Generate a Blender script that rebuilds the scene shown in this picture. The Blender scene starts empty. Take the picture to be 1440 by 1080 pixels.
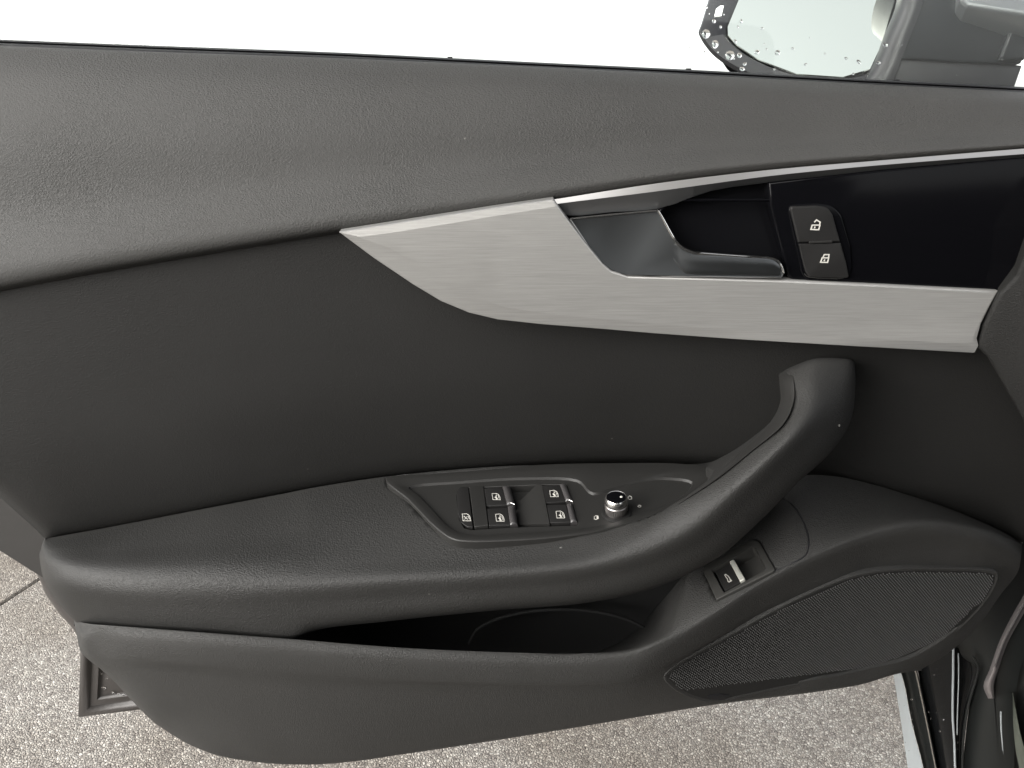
import bpy, bmesh, math, random
import numpy as np
from mathutils import Vector, Matrix
from mathutils.bvhtree import BVHTree

random.seed(7)
S = bpy.context.scene
C = S.collection

# ------------------------------------------------------------ camera, world, sun, exposure
CAMZ = 0.98
PITCH = math.radians(20)
FPX = 1080.0
cam_d = bpy.data.cameras.new('camera')
cam = bpy.data.objects.new('camera', cam_d)
C.objects.link(cam)
cam.location = (0, 0, CAMZ)
cam.rotation_euler = (math.radians(90) - PITCH, 0, 0)
cam_d.sensor_width = 36
cam_d.lens = FPX / 1440 * 36
cam_d.clip_start = 0.01
cam_d.clip_end = 2000
S.camera = cam

SUN_EL = math.radians(20)
SUN_DIR = Vector((-0.80, -0.60, 0)).normalized() * math.cos(SUN_EL) + Vector((0, 0, math.sin(SUN_EL)))
w = bpy.data.worlds.new("World")
S.world = w
w.use_nodes = True
nt = w.node_tree
bg = nt.nodes['Background']
sky = nt.nodes.new('ShaderNodeTexSky')
sky.sky_type = 'NISHITA'
sky.sun_disc = False
sky.sun_elevation = SUN_EL
sky.sun_rotation = math.atan2(SUN_DIR.x, SUN_DIR.y)
sky.air_density = 1.0
sky.dust_density = 2.0
sky.ozone_density = 1.0
hs = nt.nodes.new('ShaderNodeHueSaturation')
hs.inputs['Saturation'].default_value = 0.12
nt.links.new(sky.outputs[0], hs.inputs['Color'])
nt.links.new(hs.outputs[0], bg.inputs['Color'])
bg.inputs['Strength'].default_value = 0.15
sun_d = bpy.data.lights.new('sun', 'SUN')
sun_d.energy = 2.7
sun_d.angle = math.radians(75)
sun_d.color = (1.0, 0.97, 0.92)
sun = bpy.data.objects.new('sun', sun_d)
C.objects.link(sun)
sun.rotation_euler = SUN_DIR.to_track_quat('Z', 'Y').to_euler()
S.view_settings.view_transform = 'Standard'
S.view_settings.look = 'None'
S.view_settings.gamma = 1
S.view_settings.exposure = 1.62

# ------------------------------------------------------------ helpers
FWD = Vector((0, math.cos(PITCH), -math.sin(PITCH)))
UP = Vector((0, math.sin(PITCH), math.cos(PITCH)))
CAM = Vector((0, 0, CAMZ))


def ray(px, py):
    return Vector((1, 0, 0)) * ((px - 720) / FPX) + UP * ((540 - py) / FPX) + FWD


def P(px, py, y):
    d = ray(px, py)
    return CAM + d * (y / d.y)


def crop(x0, y0, f):
    return lambda pts: [(x0 + p[0] / f, y0 + p[1] / f) + tuple(p[2:]) for p in pts]


class Frame:
    """a plane in space with its own metric coordinates"""
    def __init__(self, o, n):
        self.o = Vector(o)
        self.n = Vector(n).normalized()
        if self.n.dot(CAM - self.o) < 0:
            self.n = -self.n
        self.u = Vector((1, 0, 0)) - self.n * self.n.x
        self.u.normalize()
        self.v = self.n.cross(self.u)

    def uv(self, px, py, h=0):
        d = ray(px, py)
        t = (self.o + self.n * h - CAM).dot(self.n) / d.dot(self.n)
        q = CAM + d * t - self.o
        return np.array((q.dot(self.u), q.dot(self.v)))

    def at(self, uv, h=0):
        return self.o + self.u * float(uv[0]) + self.v * float(uv[1]) + self.n * h

    def px(self, px, py, h=0):
        return self.at(self.uv(px, py, h), h)

    def up(self, h):
        return Frame(self.o + self.n * h, self.n)


def plane3(a, b, c):
    a, b, c = P(*a), P(*b), P(*c)
    return Frame(a, (b - a).cross(c - a))


def fit(bvh, pts, off=0.0):
    hit = []
    for p in pts:
        q = bvh.ray_cast(CAM, ray(p[0], p[1]).normalized())[0]
        if q:
            hit.append(q)
    A = np.array([tuple(q) for q in hit])
    c = A.mean(0)
    n = np.linalg.svd(A - c)[2][2]
    f = Frame(Vector(c), Vector(n))
    return f.up(off)


def mesh(name, V, Fc, mat, parent=None, base=None, smooth=True, angle=38, mats=None, mi=None):
    b = base if base is not None else (parent_base(parent) if parent else Vector((0, 0, 0)))
    m = bpy.data.meshes.new(name)
    m.from_pydata([tuple(Vector(v) - b) for v in V], [], Fc)
    m.validate()
    if smooth:
        m.polygons.foreach_set('use_smooth', [True] * len(m.polygons))
        m.set_sharp_from_angle(angle=math.radians(angle))
    for mm in (mats or [mat]):
        m.materials.append(mm)
    if mi:
        m.polygons.foreach_set('material_index', mi)
    m.update()
    o = bpy.data.objects.new(name, m)
    C.objects.link(o)
    if parent:
        o.parent = parent
    else:
        o.location = b
    return o


def parent_base(p):
    b = Vector((0, 0, 0))
    while p:
        b += p.location
        p = p.parent
    return b


def hermite(t, Y, tt):
    """non-uniform Catmull-Rom; t: knots, Y: (n, k), tt: samples"""
    t = np.asarray(t, float)
    Y = np.asarray(Y, float)
    n = len(t)
    if n == 2:
        a = (tt - t[0]) / (t[1] - t[0])
        return Y[0] + a[:, None] * (Y[1] - Y[0])
    d = (Y[1:] - Y[:-1]) / (t[1:] - t[:-1])[:, None]
    m = np.empty_like(Y)
    h = t[1:] - t[:-1]
    m[1:-1] = (d[:-1] * h[1:, None] + d[1:] * h[:-1, None]) / (h[1:] + h[:-1])[:, None]
    m[0] = d[0]
    m[-1] = d[-1]
    k = np.clip(np.searchsorted(t, tt, side='right') - 1, 0, n - 2)
    hh = h[k]
    s = (tt - t[k]) / hh
    s = s[:, None]
    hh = hh[:, None]
    return ((2 * s**3 - 3 * s**2 + 1) * Y[k] + (s**3 - 2 * s**2 + s) * hh * m[k]
            + (-2 * s**3 + 3 * s**2) * Y[k + 1] + (s**3 - s**2) * hh * m[k + 1])


def refine(G, k, axis, sharp=()):
    """G (I,J,3) refined k steps per span along axis, chord knots; sharp: indices where the curve breaks"""
    if axis == 1:
        return refine(G.transpose(1, 0, 2), k, 0, sharp).transpose(1, 0, 2)
    I = G.shape[0]
    flat = G.reshape(I, -1)
    seg = np.sqrt(np.linalg.norm(G[1:] - G[:-1], axis=2).mean(1) + 1e-9)
    t = np.concatenate([[0], np.cumsum(seg)])
    cuts = [0] + sorted(sharp) + [I - 1]
    out = []
    for a, b in zip(cuts[:-1], cuts[1:]):
        tt = np.concatenate([np.linspace(t[i], t[i + 1], k, endpoint=False) for i in range(a, b)])
        out.append(hermite(t[a:b + 1], flat[a:b + 1], tt))
    out.append(flat[-1:])
    R = np.concatenate(out)
    return R.reshape(len(R), *G.shape[1:])


def gridmesh(name, G, mat, parent, angle=50, **kw):
    I, J = G.shape[:2]
    V = [Vector(v) for v in G.reshape(-1, 3)]
    Fc = [(i * J + j, i * J + j + 1, (i + 1) * J + j + 1, (i + 1) * J + j) for i in range(I - 1) for j in range(J - 1)]
    # face the camera
    c = np.array(CAM)
    i, j = I // 2, J // 2
    nn = np.cross(G[i, min(j + 1, J - 1)] - G[i, j], G[min(i + 1, I - 1), j] - G[i, j])
    if nn.dot(c - G[i, j]) < 0:
        Fc = [f[::-1] for f in Fc]
    return mesh(name, V, Fc, mat, parent, angle=angle, **kw)


def loft(name, rows, mat, parent, kx=4, ky=4, sharp_i=(), sharp_j=(), **kw):
    """rows[i][j] = (px, py, Y)"""
    G = np.array([[tuple(P(*p)) for p in r] for r in rows])
    G = refine(G, ky, 0, sharp_i)
    G = refine(G, kx, 1, sharp_j)
    o = gridmesh(name, G, mat, parent, **kw)
    return o


def bvh_of(*objs):
    V, F = [], []
    for o in objs:
        b = parent_base(o)
        n = len(V)
        V += [v.co + b for v in o.data.vertices]
        F += [tuple(i + n for i in p.vertices) for p in o.data.polygons]
    return BVHTree.FromPolygons(V, F)


def dent(o, fr, Q, depth):
    """sink the part of a skin that lies under an inlaid piece"""
    b = parent_base(o)
    lo_, hi_ = Q.min(0), Q.max(0)
    for v in o.data.vertices:
        p = v.co + b
        d = (p - CAM)
        if abs((p - fr.o).dot(fr.n)) > .06:
            continue
        k = (fr.o - CAM).dot(fr.n) / d.dot(fr.n)
        w = CAM + d * k - fr.o
        q = (w.dot(fr.u), w.dot(fr.v))
        if lo_[0] < q[0] < hi_[0] and lo_[1] < q[1] < hi_[1] and inside(q, Q):
            v.co = v.co - fr.n * depth
    o.data.update()


def inside(q, Q):
    x, y = q
    c = False
    n = len(Q)
    for i in range(n):
        x1, y1 = Q[i]
        x2, y2 = Q[i - 1]
        if (y1 > y) != (y2 > y) and x < (x2 - x1) * (y - y1) / (y2 - y1) + x1:
            c = not c
    return c


def interp(tab, x, col):
    t = [p[0] for p in tab]
    v = [p[col] for p in tab]
    # piecewise cubic
    return float(hermite(t, np.array(v)[:, None], np.array([min(max(x, t[0]), t[-1])]))[0, 0])


def lin(tab, x):
    return float(np.interp(x, [p[0] for p in tab], [p[1] for p in tab]))


def roundpoly(pts, rr=None, seg=6):
    """pts: list of (u, v, r) metric; fillet the corners"""
    out = []
    n = len(pts)
    for i in range(n):
        p = np.array(pts[i][:2])
        r = pts[i][2]
        if r <= 0:
            out.append(p)
            continue
        a = np.array(pts[i - 1][:2]) - p
        b = np.array(pts[(i + 1) % n][:2]) - p
        la, lb = np.linalg.norm(a), np.linalg.norm(b)
        a, b = a / la, b / lb
        ang = math.acos(max(-1, min(1, a.dot(b))))
        d = min(r / math.tan(ang / 2), la * 0.48, lb * 0.48)
        for k in range(seg + 1):
            s = k / seg
            out.append((1 - s)**2 * (p + a * d) + 2 * s * (1 - s) * p + s * s * (p + b * d))
    return np.array(out)


def area(Q):
    x, y = Q[:, 0], Q[:, 1]
    return 0.5 * np.sum(x * np.roll(y, -1) - np.roll(x, -1) * y)


def inset(Q, d):
    """move inwards by d (Q counter-clockwise)"""
    if abs(d) < 1e-9:
        return Q.copy()
    e = np.roll(Q, -1, 0) - Q
    L = np.linalg.norm(e, axis=1, keepdims=True)
    L[L < 1e-9] = 1e-9
    e = e / L
    nr = np.stack([-e[:, 1], e[:, 0]], 1)
    n0 = np.roll(nr, 1, 0)
    m = nr + n0
    k = 1 + np.sum(nr * n0, 1, keepdims=True)
    k = np.maximum(k, 0.35)
    return Q + d * m / k


def outline(fr, pts, curve=False, k=6, h=0, scale=0.00056):
    """px outline (x, y[, r px]) on a frame -> metric ccw polygon"""
    if curve:
        q = np.array([fr.uv(p[0], p[1], h) for p in pts])
        n = len(q)
        ext = np.concatenate([q[-3:], q, q[:3]])
        seg = np.sqrt(np.linalg.norm(ext[1:] - ext[:-1], axis=1) + 1e-9)
        t = np.concatenate([[0], np.cumsum(seg)])
        tt = np.concatenate([np.linspace(t[i], t[i + 1], k, endpoint=False) for i in range(3, 3 + n)])
        Q = hermite(t, ext, tt)
    else:
        Q = roundpoly([tuple(fr.uv(p[0], p[1], h)) + ((p[2] if len(p) > 2 else 0) * scale,) for p in pts])
    if area(Q) < 0:
        Q = Q[::-1]
    return Q


def stack(name, fr, rings, mat, parent, hole=None, cap=True, angle=38, bulge=None, **kw):
    """rings: list of (Q, h), all the same length, from the back to the front; the last one is capped"""
    V, Fc = [], []
    n = len(rings[0][0])
    for Q, h in rings:
        V += [fr.at(q, h) for q in Q]
    for r in range(len(rings) - 1):
        for i in range(n):
            j = (i + 1) % n
            Fc.append((r * n + i, r * n + j, (r + 1) * n + j, (r + 1) * n + i))
    if cap:
        b0 = (len(rings) - 1) * n
        h = rings[-1][1]
        bm = bmesh.new()
        vs = [bm.verts.new((q[0], q[1], 0)) for q in rings[-1][0]]
        es = [bm.edges.new((vs[i], vs[(i + 1) % n])) for i in range(n)]
        hv = []
        if hole is not None:
            hv = [bm.verts.new((q[0], q[1], 0)) for q in hole[0][0]]
            es += [bm.edges.new((hv[i], hv[(i + 1) % len(hv)])) for i in range(len(hv))]
        bm.verts.index_update()
        bmesh.ops.triangle_fill(bm, use_beauty=True, use_dissolve=False, edges=es, normal=(0, 0, 1))
        bm.verts.index_update()
        off = len(V)
        V += [fr.at(v.co[:2], h) for v in hv]
        mp = {v.index: (b0 + k if k < n else off + k - n) for k, v in enumerate(list(vs) + list(hv))}
        for f in bm.faces:
            idx = [mp[v.index] for v in f.verts]
            if f.normal.z < 0:
                idx = idx[::-1]
            Fc.append(tuple(idx))
        bm.free()
        if hole is not None:      # hole: list of (Q, h): walls going down, last one capped
            m = len(hole[0][0])
            prev = off
            for Q, hh in hole[1:]:
                cur = len(V)
                V += [fr.at(q, hh) for q in Q]
                for i in range(m):
                    j = (i + 1) % m
                    Fc.append((prev + i, prev + j, cur + j, cur + i))
                prev = cur
            bm = bmesh.new()
            vs = [bm.verts.new((q[0], q[1], 0)) for q in hole[-1][0]]
            bm.faces.new(vs)
            bm.verts.index_update()
            bmesh.ops.triangulate(bm, faces=bm.faces[:], ngon_method='EAR_CLIP')
            for f in bm.faces:
                idx = [prev + v.index for v in f.verts]
                if f.normal.z < 0:
                    idx = idx[::-1]
                Fc.append(tuple(idx))
            bm.free()
    return mesh(name, V, Fc, mat, parent, angle=angle, **kw)


def plate(name, fr, pts, mat, parent, h=0.003, back=-0.004, bev=0.001, steps=3, curve=False, hole=None, k=6, **kw):
    Q = outline(fr, pts, curve, k)
    rings = [(Q, back), (Q, h - bev)]
    for s in range(1, steps + 1):
        a = s / steps * math.pi / 2
        rings.append((inset(Q, bev * (1 - math.cos(a))), h - bev + bev * math.sin(a)))
    return stack(name, fr, rings, mat, parent, hole=hole, **kw)


def strokes(name, fr, lines, mat, parent, wd=0.0006, h=0.0003, fills=(), back=0.0):
    """thin raised print: polylines (px) as ribbons, fills as polygons"""
    V, Fc = [], []
    for ln in lines:
        q = [fr.uv(*p) for p in ln]
        closed = np.linalg.norm(q[0] - q[-1]) < 1e-7
        if closed:
            q = q[:-1]
        n = len(q)
        L, R = [], []
        for i in range(n):
            a = q[i] - q[i - 1] if (i > 0 or closed) else q[1] - q[0]
            b = q[(i + 1) % n] - q[i] if (i < n - 1 or closed) else a
            a = a / np.linalg.norm(a)
            b = b / np.linalg.norm(b)
            t = a + b
            t = t / max(np.linalg.norm(t), 1e-6)
            nn = np.array((-t[1], t[0]))
            kk = wd / 2 / max(0.5, abs(nn.dot(np.array((-a[1], a[0])))))
            L.append(q[i] + nn * kk)
            R.append(q[i] - nn * kk)
        b0 = len(V)
        for i in range(n):
            V += [fr.at(L[i], h), fr.at(R[i], h), fr.at(L[i], back), fr.at(R[i], back)]
        for i in range(n if closed else n - 1):
            a, b = b0 + 4 * i, b0 + 4 * ((i + 1) % n)
            Fc += [(a, a + 1, b + 1, b), (a, b, b + 2, a + 2), (a + 1, a + 3, b + 3, b + 1)]
    for fl in fills:
        q = [fr.uv(*p) for p in fl]
        Q = np.array(q)
        if area(Q) < 0:
            q = q[::-1]
        b0 = len(V)
        n = len(q)
        V += [fr.at(p, h) for p in q] + [fr.at(p, back) for p in q]
        Fc.append(tuple(range(b0, b0 + n)))
        for i in range(n):
            j = (i + 1) % n
            Fc.append((b0 + i, b0 + n + i, b0 + n + j, b0 + j))
    return mesh(name, V, Fc, mat, parent, smooth=False)


def tube(name, pts, r, mat, parent, k=8, seg=4, flat=1.0, closed=False):
    """round bar through 3-D points"""
    A = np.array([tuple(p) for p in pts])
    A = refine(A[:, None, :], seg, 0)[:, 0, :]
    V, Fc = [], []
    n = len(A)
    rr = np.interp(np.linspace(0, 1, n), np.linspace(0, 1, len(r)), r) if isinstance(r, (list, tuple)) else [r] * n
    for i in range(n):
        t = Vector(A[min(i + 1, n - 1)] - A[max(i - 1, 0)]).normalized()
        e = t.cross(Vector((0, 1, 0)))
        if e.length < 1e-3:
            e = t.cross(Vector((0, 0, 1)))
        e.normalize()
        f = e.cross(t)
        for j in range(k):
            a = 2 * math.pi * j / k
            V.append(Vector(A[i]) + e * math.cos(a) * rr[i] + f * math.sin(a) * rr[i] * flat)
    for i in range(n - 1):
        for j in range(k):
            j2 = (j + 1) % k
            Fc.append((i * k + j, i * k + j2, (i + 1) * k + j2, (i + 1) * k + j))
    Fc.append(tuple(range(k))[::-1])
    Fc.append(tuple((n - 1) * k + j for j in range(k)))
    return mesh(name, V, Fc, mat, parent, angle=60)


def box_vf(c, d, R=None):
    V = []
    for x in (-1, 1):
        for y in (-1, 1):
            for z in (-1, 1):
                v = Vector((x * d[0] / 2, y * d[1] / 2, z * d[2] / 2))
                V.append((R @ v if R else v) + Vector(c))
    return V, [(0, 1, 3, 2), (4, 6, 7, 5), (0, 4, 5, 1), (2, 3, 7, 6), (0, 2, 6, 4), (1, 5, 7, 3)]


def empty(name, loc, label, cat):
    o = bpy.data.objects.new(name, None)
    C.objects.link(o)
    o.location = loc
    o['label'] = label
    o['category'] = cat
    return o


# ------------------------------------------------------------ materials
def mat(name, col, rough=0.5, metal=0.0, spec=0.5, coat=0.0):
    m = bpy.data.materials.new(name)
    m.use_nodes = True
    b = m.node_tree.nodes['Principled BSDF']
    b.inputs['Base Color'].default_value = (*col, 1)
    b.inputs['Roughness'].default_value = rough
    b.inputs['Metallic'].default_value = metal
    b.inputs['Specular IOR Level'].default_value = spec
    b.inputs['Coat Weight'].default_value = coat
    return m


def nodes(m):
    t = m.node_tree
    return t, t.nodes, t.links, t.nodes['Principled BSDF']


def coords(t, scale=(1, 1, 1)):
    tc = t.nodes.new('ShaderNodeTexCoord')
    mp = t.nodes.new('ShaderNodeMapping')
    mp.inputs['Scale'].default_value = scale
    t.links.new(tc.outputs['Object'], mp.inputs['Vector'])
    return mp.outputs[0]


def tex(t, kind, vec, **kw):
    n = t.nodes.new({'noise': 'ShaderNodeTexNoise', 'vor': 'ShaderNodeTexVoronoi', 'wave': 'ShaderNodeTexWave'}[kind])
    for k, v in kw.items():
        if k in ('feature', 'distance'):
            setattr(n, k, v)
        else:
            n.inputs[k].default_value = v
    t.links.new(vec, n.inputs['Vector'])
    return n


def ramp(t, fac, a, b, ca=(0, 0, 0, 1), cb=(1, 1, 1, 1)):
    r = t.nodes.new('ShaderNodeValToRGB')
    r.color_ramp.elements[0].position = a
    r.color_ramp.elements[1].position = b
    r.color_ramp.elements[0].color = ca
    r.color_ramp.elements[1].color = cb
    t.links.new(fac, r.inputs[0])
    return r.outputs[0]


def math_(t, op, a, b):
    n = t.nodes.new('ShaderNodeMath')
    n.operation = op
    for k, v in ((0, a), (1, b)):
        if hasattr(v, 'links') or hasattr(v, 'is_linked'):
            t.links.new(v, n.inputs[k])
        else:
            n.inputs[k].default_value = v
    return n.outputs[0]


def grain(name, col, rough, scale, depth, stretch=(0.75, 1, 1.25), spec=0.5, var=0.12, fade=False):
    """moulded leather grain: pebbled cells with soft valleys between them"""
    m = mat(name, col, rough, spec=spec)
    t, N, L, b = nodes(m)
    v = coords(t, stretch)
    wob = tex(t, 'noise', v, Scale=scale * 0.35, Detail=2.0)
    mix = t.nodes.new('ShaderNodeVectorMath')
    mix.operation = 'MULTIPLY_ADD'
    L.new(wob.outputs['Color'], mix.inputs[0])
    mix.inputs[1].default_value = (2.2 / scale,) * 3
    L.new(v, mix.inputs[2])
    vo = tex(t, 'vor', mix.outputs[0], feature='DISTANCE_TO_EDGE', Scale=scale, Randomness=1.0)
    cell = ramp(t, vo.outputs['Distance'], 0.0, 0.35)
    fine = tex(t, 'noise', v, Scale=scale * 0.9, Detail=2.0)
    hgt = math_(t, 'ADD', math_(t, 'MULTIPLY', cell, 0.65), math_(t, 'MULTIPLY', fine.outputs['Fac'], 0.9))
    bp = t.nodes.new('ShaderNodeBump')
    bp.inputs['Distance'].default_value = depth
    bp.inputs['Strength'].default_value = 1.0
    if fade:
        big0 = tex(t, 'noise', coords(t), Scale=9.0, Detail=1.0)
        L.new(ramp(t, big0.outputs['Fac'], 0.35, 0.65, (0.55,) * 3 + (1,), (1, 1, 1, 1)), bp.inputs['Strength'])
    L.new(hgt, bp.inputs['Height'])
    L.new(bp.outputs[0], b.inputs['Normal'])
    big = tex(t, 'noise', coords(t), Scale=7.0, Detail=3.0)
    lo = tuple(c * (1 - var) for c in col) + (1,)
    hi = tuple(c * (1 + var) for c in col) + (1,)
    dust = tex(t, 'vor', coords(t), feature='F1', Scale=34.0)
    fk = ramp(t, dust.outputs['Distance'], 0.018, 0.026, (0.55, 0.55, 0.5, 1), (0, 0, 0, 1))
    pick = t.nodes.new('ShaderNodeSeparateColor')
    L.new(dust.outputs['Color'], pick.inputs[0])
    gate = ramp(t, pick.outputs[0], 0.80, 0.84)
    dm_ = t.nodes.new('ShaderNodeMix')
    dm_.data_type = 'RGBA'
    L.new(math_(t, 'MULTIPLY', math_(t, 'MULTIPLY', fk, gate), 0.35), dm_.inputs['Factor'])
    L.new(ramp(t, big.outputs['Fac'], 0.3, 0.7, lo, hi), dm_.inputs[6])
    dm_.inputs[7].default_value = (0.35, 0.34, 0.31, 1)
    L.new(dm_.outputs[2], b.inputs['Base Color'])
    r2 = ramp(t, big.outputs['Fac'], 0.3, 0.7, (rough - 0.04,) * 3 + (1,), (rough + 0.05,) * 3 + (1,))
    L.new(r2, b.inputs['Roughness'])
    return m


def brushed(name, col, rough, metal, scale=2200, depth=0.00002, tint=0.10):
    m = mat(name, col, rough, metal)
    t, N, L, b = nodes(m)
    v = coords(t, (0.014, 0.5, 1.0))
    n1 = tex(t, 'noise', v, Scale=scale, Detail=4.0, Roughness=0.7)
    v2 = coords(t, (0.014, 0.5, 1.0))
    n2 = tex(t, 'noise', v2, Scale=scale * 0.28, Detail=3.0)
    f = math_(t, 'ADD', math_(t, 'MULTIPLY', n1.outputs['Fac'], 0.85), math_(t, 'MULTIPLY', n2.outputs['Fac'], 0.15))
    L.new(ramp(t, f, 0.3, 0.7, tuple(c * (1 - tint) for c in col) + (1,), tuple(min(1, c * (1 + tint)) for c in col) + (1,)), b.inputs['Base Color'])
    L.new(ramp(t, f, 0.3, 0.7, (rough - 0.05,) * 3 + (1,), (rough + 0.02,) * 3 + (1,)), b.inputs['Roughness'])
    bp = t.nodes.new('ShaderNodeBump')
    bp.inputs['Distance'].default_value = depth
    L.new(f, bp.inputs['Height'])
    L.new(bp.outputs[0], b.inputs['Normal'])
    b.inputs['Anisotropic'].default_value = 0.5
    return m


def fine_bump(m, scale, depth):
    t, N, L, b = nodes(m)
    n = tex(t, 'noise', coords(t), Scale=scale, Detail=3.0)
    bp = t.nodes.new('ShaderNodeBump')
    bp.inputs['Distance'].default_value = depth
    L.new(n.outputs['Fac'], bp.inputs['Height'])
    L.new(bp.outputs[0], b.inputs['Normal'])
    return m


M_UP = grain('soft_grey_trim', (0.0265, 0.0259, 0.0246), 0.62, 600, 0.00034, spec=.25, fade=True)
M_MID = grain('dark_leatherette', (0.0082, 0.0080, 0.0075), 0.66, 620, 0.00016, spec=.2)
M_ARM = grain('armrest_skin', (0.0152, 0.0149, 0.0142), 0.58, 620, 0.00034, spec=.22, fade=True)
M_LOW = grain('hard_lower_trim', (0.0205, 0.0201, 0.0191), 0.62, 700, 0.00034, spec=.25)
M_POC = fine_bump(mat('pocket_plastic', (0.014, 0.014, 0.014), 0.8, spec=.2), 900, 0.0001)
M_ALU = brushed('brushed_aluminium', (0.335, 0.33, 0.318), 0.46, 0.7, tint=0.15)
M_HAN = mat('satin_handle_metal', (0.115, 0.12, 0.123), 0.40, 1.0)
M_UND = mat('satin_dark_reflection', (0.17, 0.172, 0.174), 0.5, 1.0)  # same satin metal as the spear, darkened for what it reflects
M_CHR = mat('bright_chrome', (0.80, 0.78, 0.75), 0.22, 1.0)
M_SAT = mat('satin_chrome', (0.50, 0.485, 0.465), 0.32, 1.0)
M_GLO = mat('piano_black', (0.002, 0.002, 0.0025), 0.16, spec=0.12)
M_BTN = fine_bump(mat('button_plastic', (0.0085, 0.0082, 0.008), 0.55, spec=.2), 2500, 0.00003)
M_PAN = fine_bump(mat('switch_panel_plastic', (0.013, 0.0127, 0.012), 0.5, spec=.25), 2200, 0.00004)
M_PRT = mat('white_print', (0.36, 0.35, 0.32), 0.6)
M_RUB = mat('black_rubber', (0.006, 0.006, 0.007), 0.55, spec=.25)
M_SHE = fine_bump(mat('door_shell_paint', (0.022, 0.021, 0.020), 0.5, spec=.3), 60, 0.0004)
M_MIR = mat('mirror_plastic', (0.014, 0.0135, 0.016), 0.42)
M_MPN = mat('mirror_gloss_cover', (0.016, 0.017, 0.019), 0.3, spec=.3)
M_MGL = mat('mirror_glass', (0.83, 0.87, 0.80), 0.02, 1.0)
M_PNT = mat('grey_car_paint', (0.009, 0.0098, 0.0095), 0.34, 0.05, spec=.4, coat=.05)
M_JAM = mat('black_jamb_paint', (0.004, 0.0043, 0.0046), 0.14, spec=.35)
M_REF = mat('pale_paint_reflection', (0.20, 0.215, 0.22), 0.35, coat=0.2)  # sky reflection on the wet paint, put into the base colour
M_CAB = mat('cabin_black', (0.010, 0.010, 0.010), 0.9, spec=0.2)
M_WAT = mat('water', (1, 1, 1), 0.0)
M_WAT.node_tree.nodes['Principled BSDF'].inputs['Transmission Weight'].default_value = 1.0
M_WAT.node_tree.nodes['Principled BSDF'].inputs['IOR'].default_value = 1.33
M_LNT = mat('lint', (0.3, 0.3, 0.28), 0.9)

# window glass: clear with a faint reflection
M_WIN = bpy.data.materials.new('window_glass')
M_WIN.use_nodes = True
t = M_WIN.node_tree
t.nodes.clear()
o_ = t.nodes.new('ShaderNodeOutputMaterial')
mx = t.nodes.new('ShaderNodeMixShader')
tr = t.nodes.new('ShaderNodeBsdfTransparent')
tr.inputs[0].default_value = (0.97, 0.985, 0.975, 1)
gl = t.nodes.new('ShaderNodeBsdfGlossy')
gl.inputs['Roughness'].default_value = 0.02
fr_ = t.nodes.new('ShaderNodeFresnel')
fr_.inputs[0].default_value = 1.35
t.links.new(fr_.outputs[0], mx.inputs[0])
t.links.new(tr.outputs[0], mx.inputs[1])
t.links.new(gl.outputs[0], mx.inputs[2])
t.links.new(mx.outputs[0], o_.inputs[0])


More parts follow.
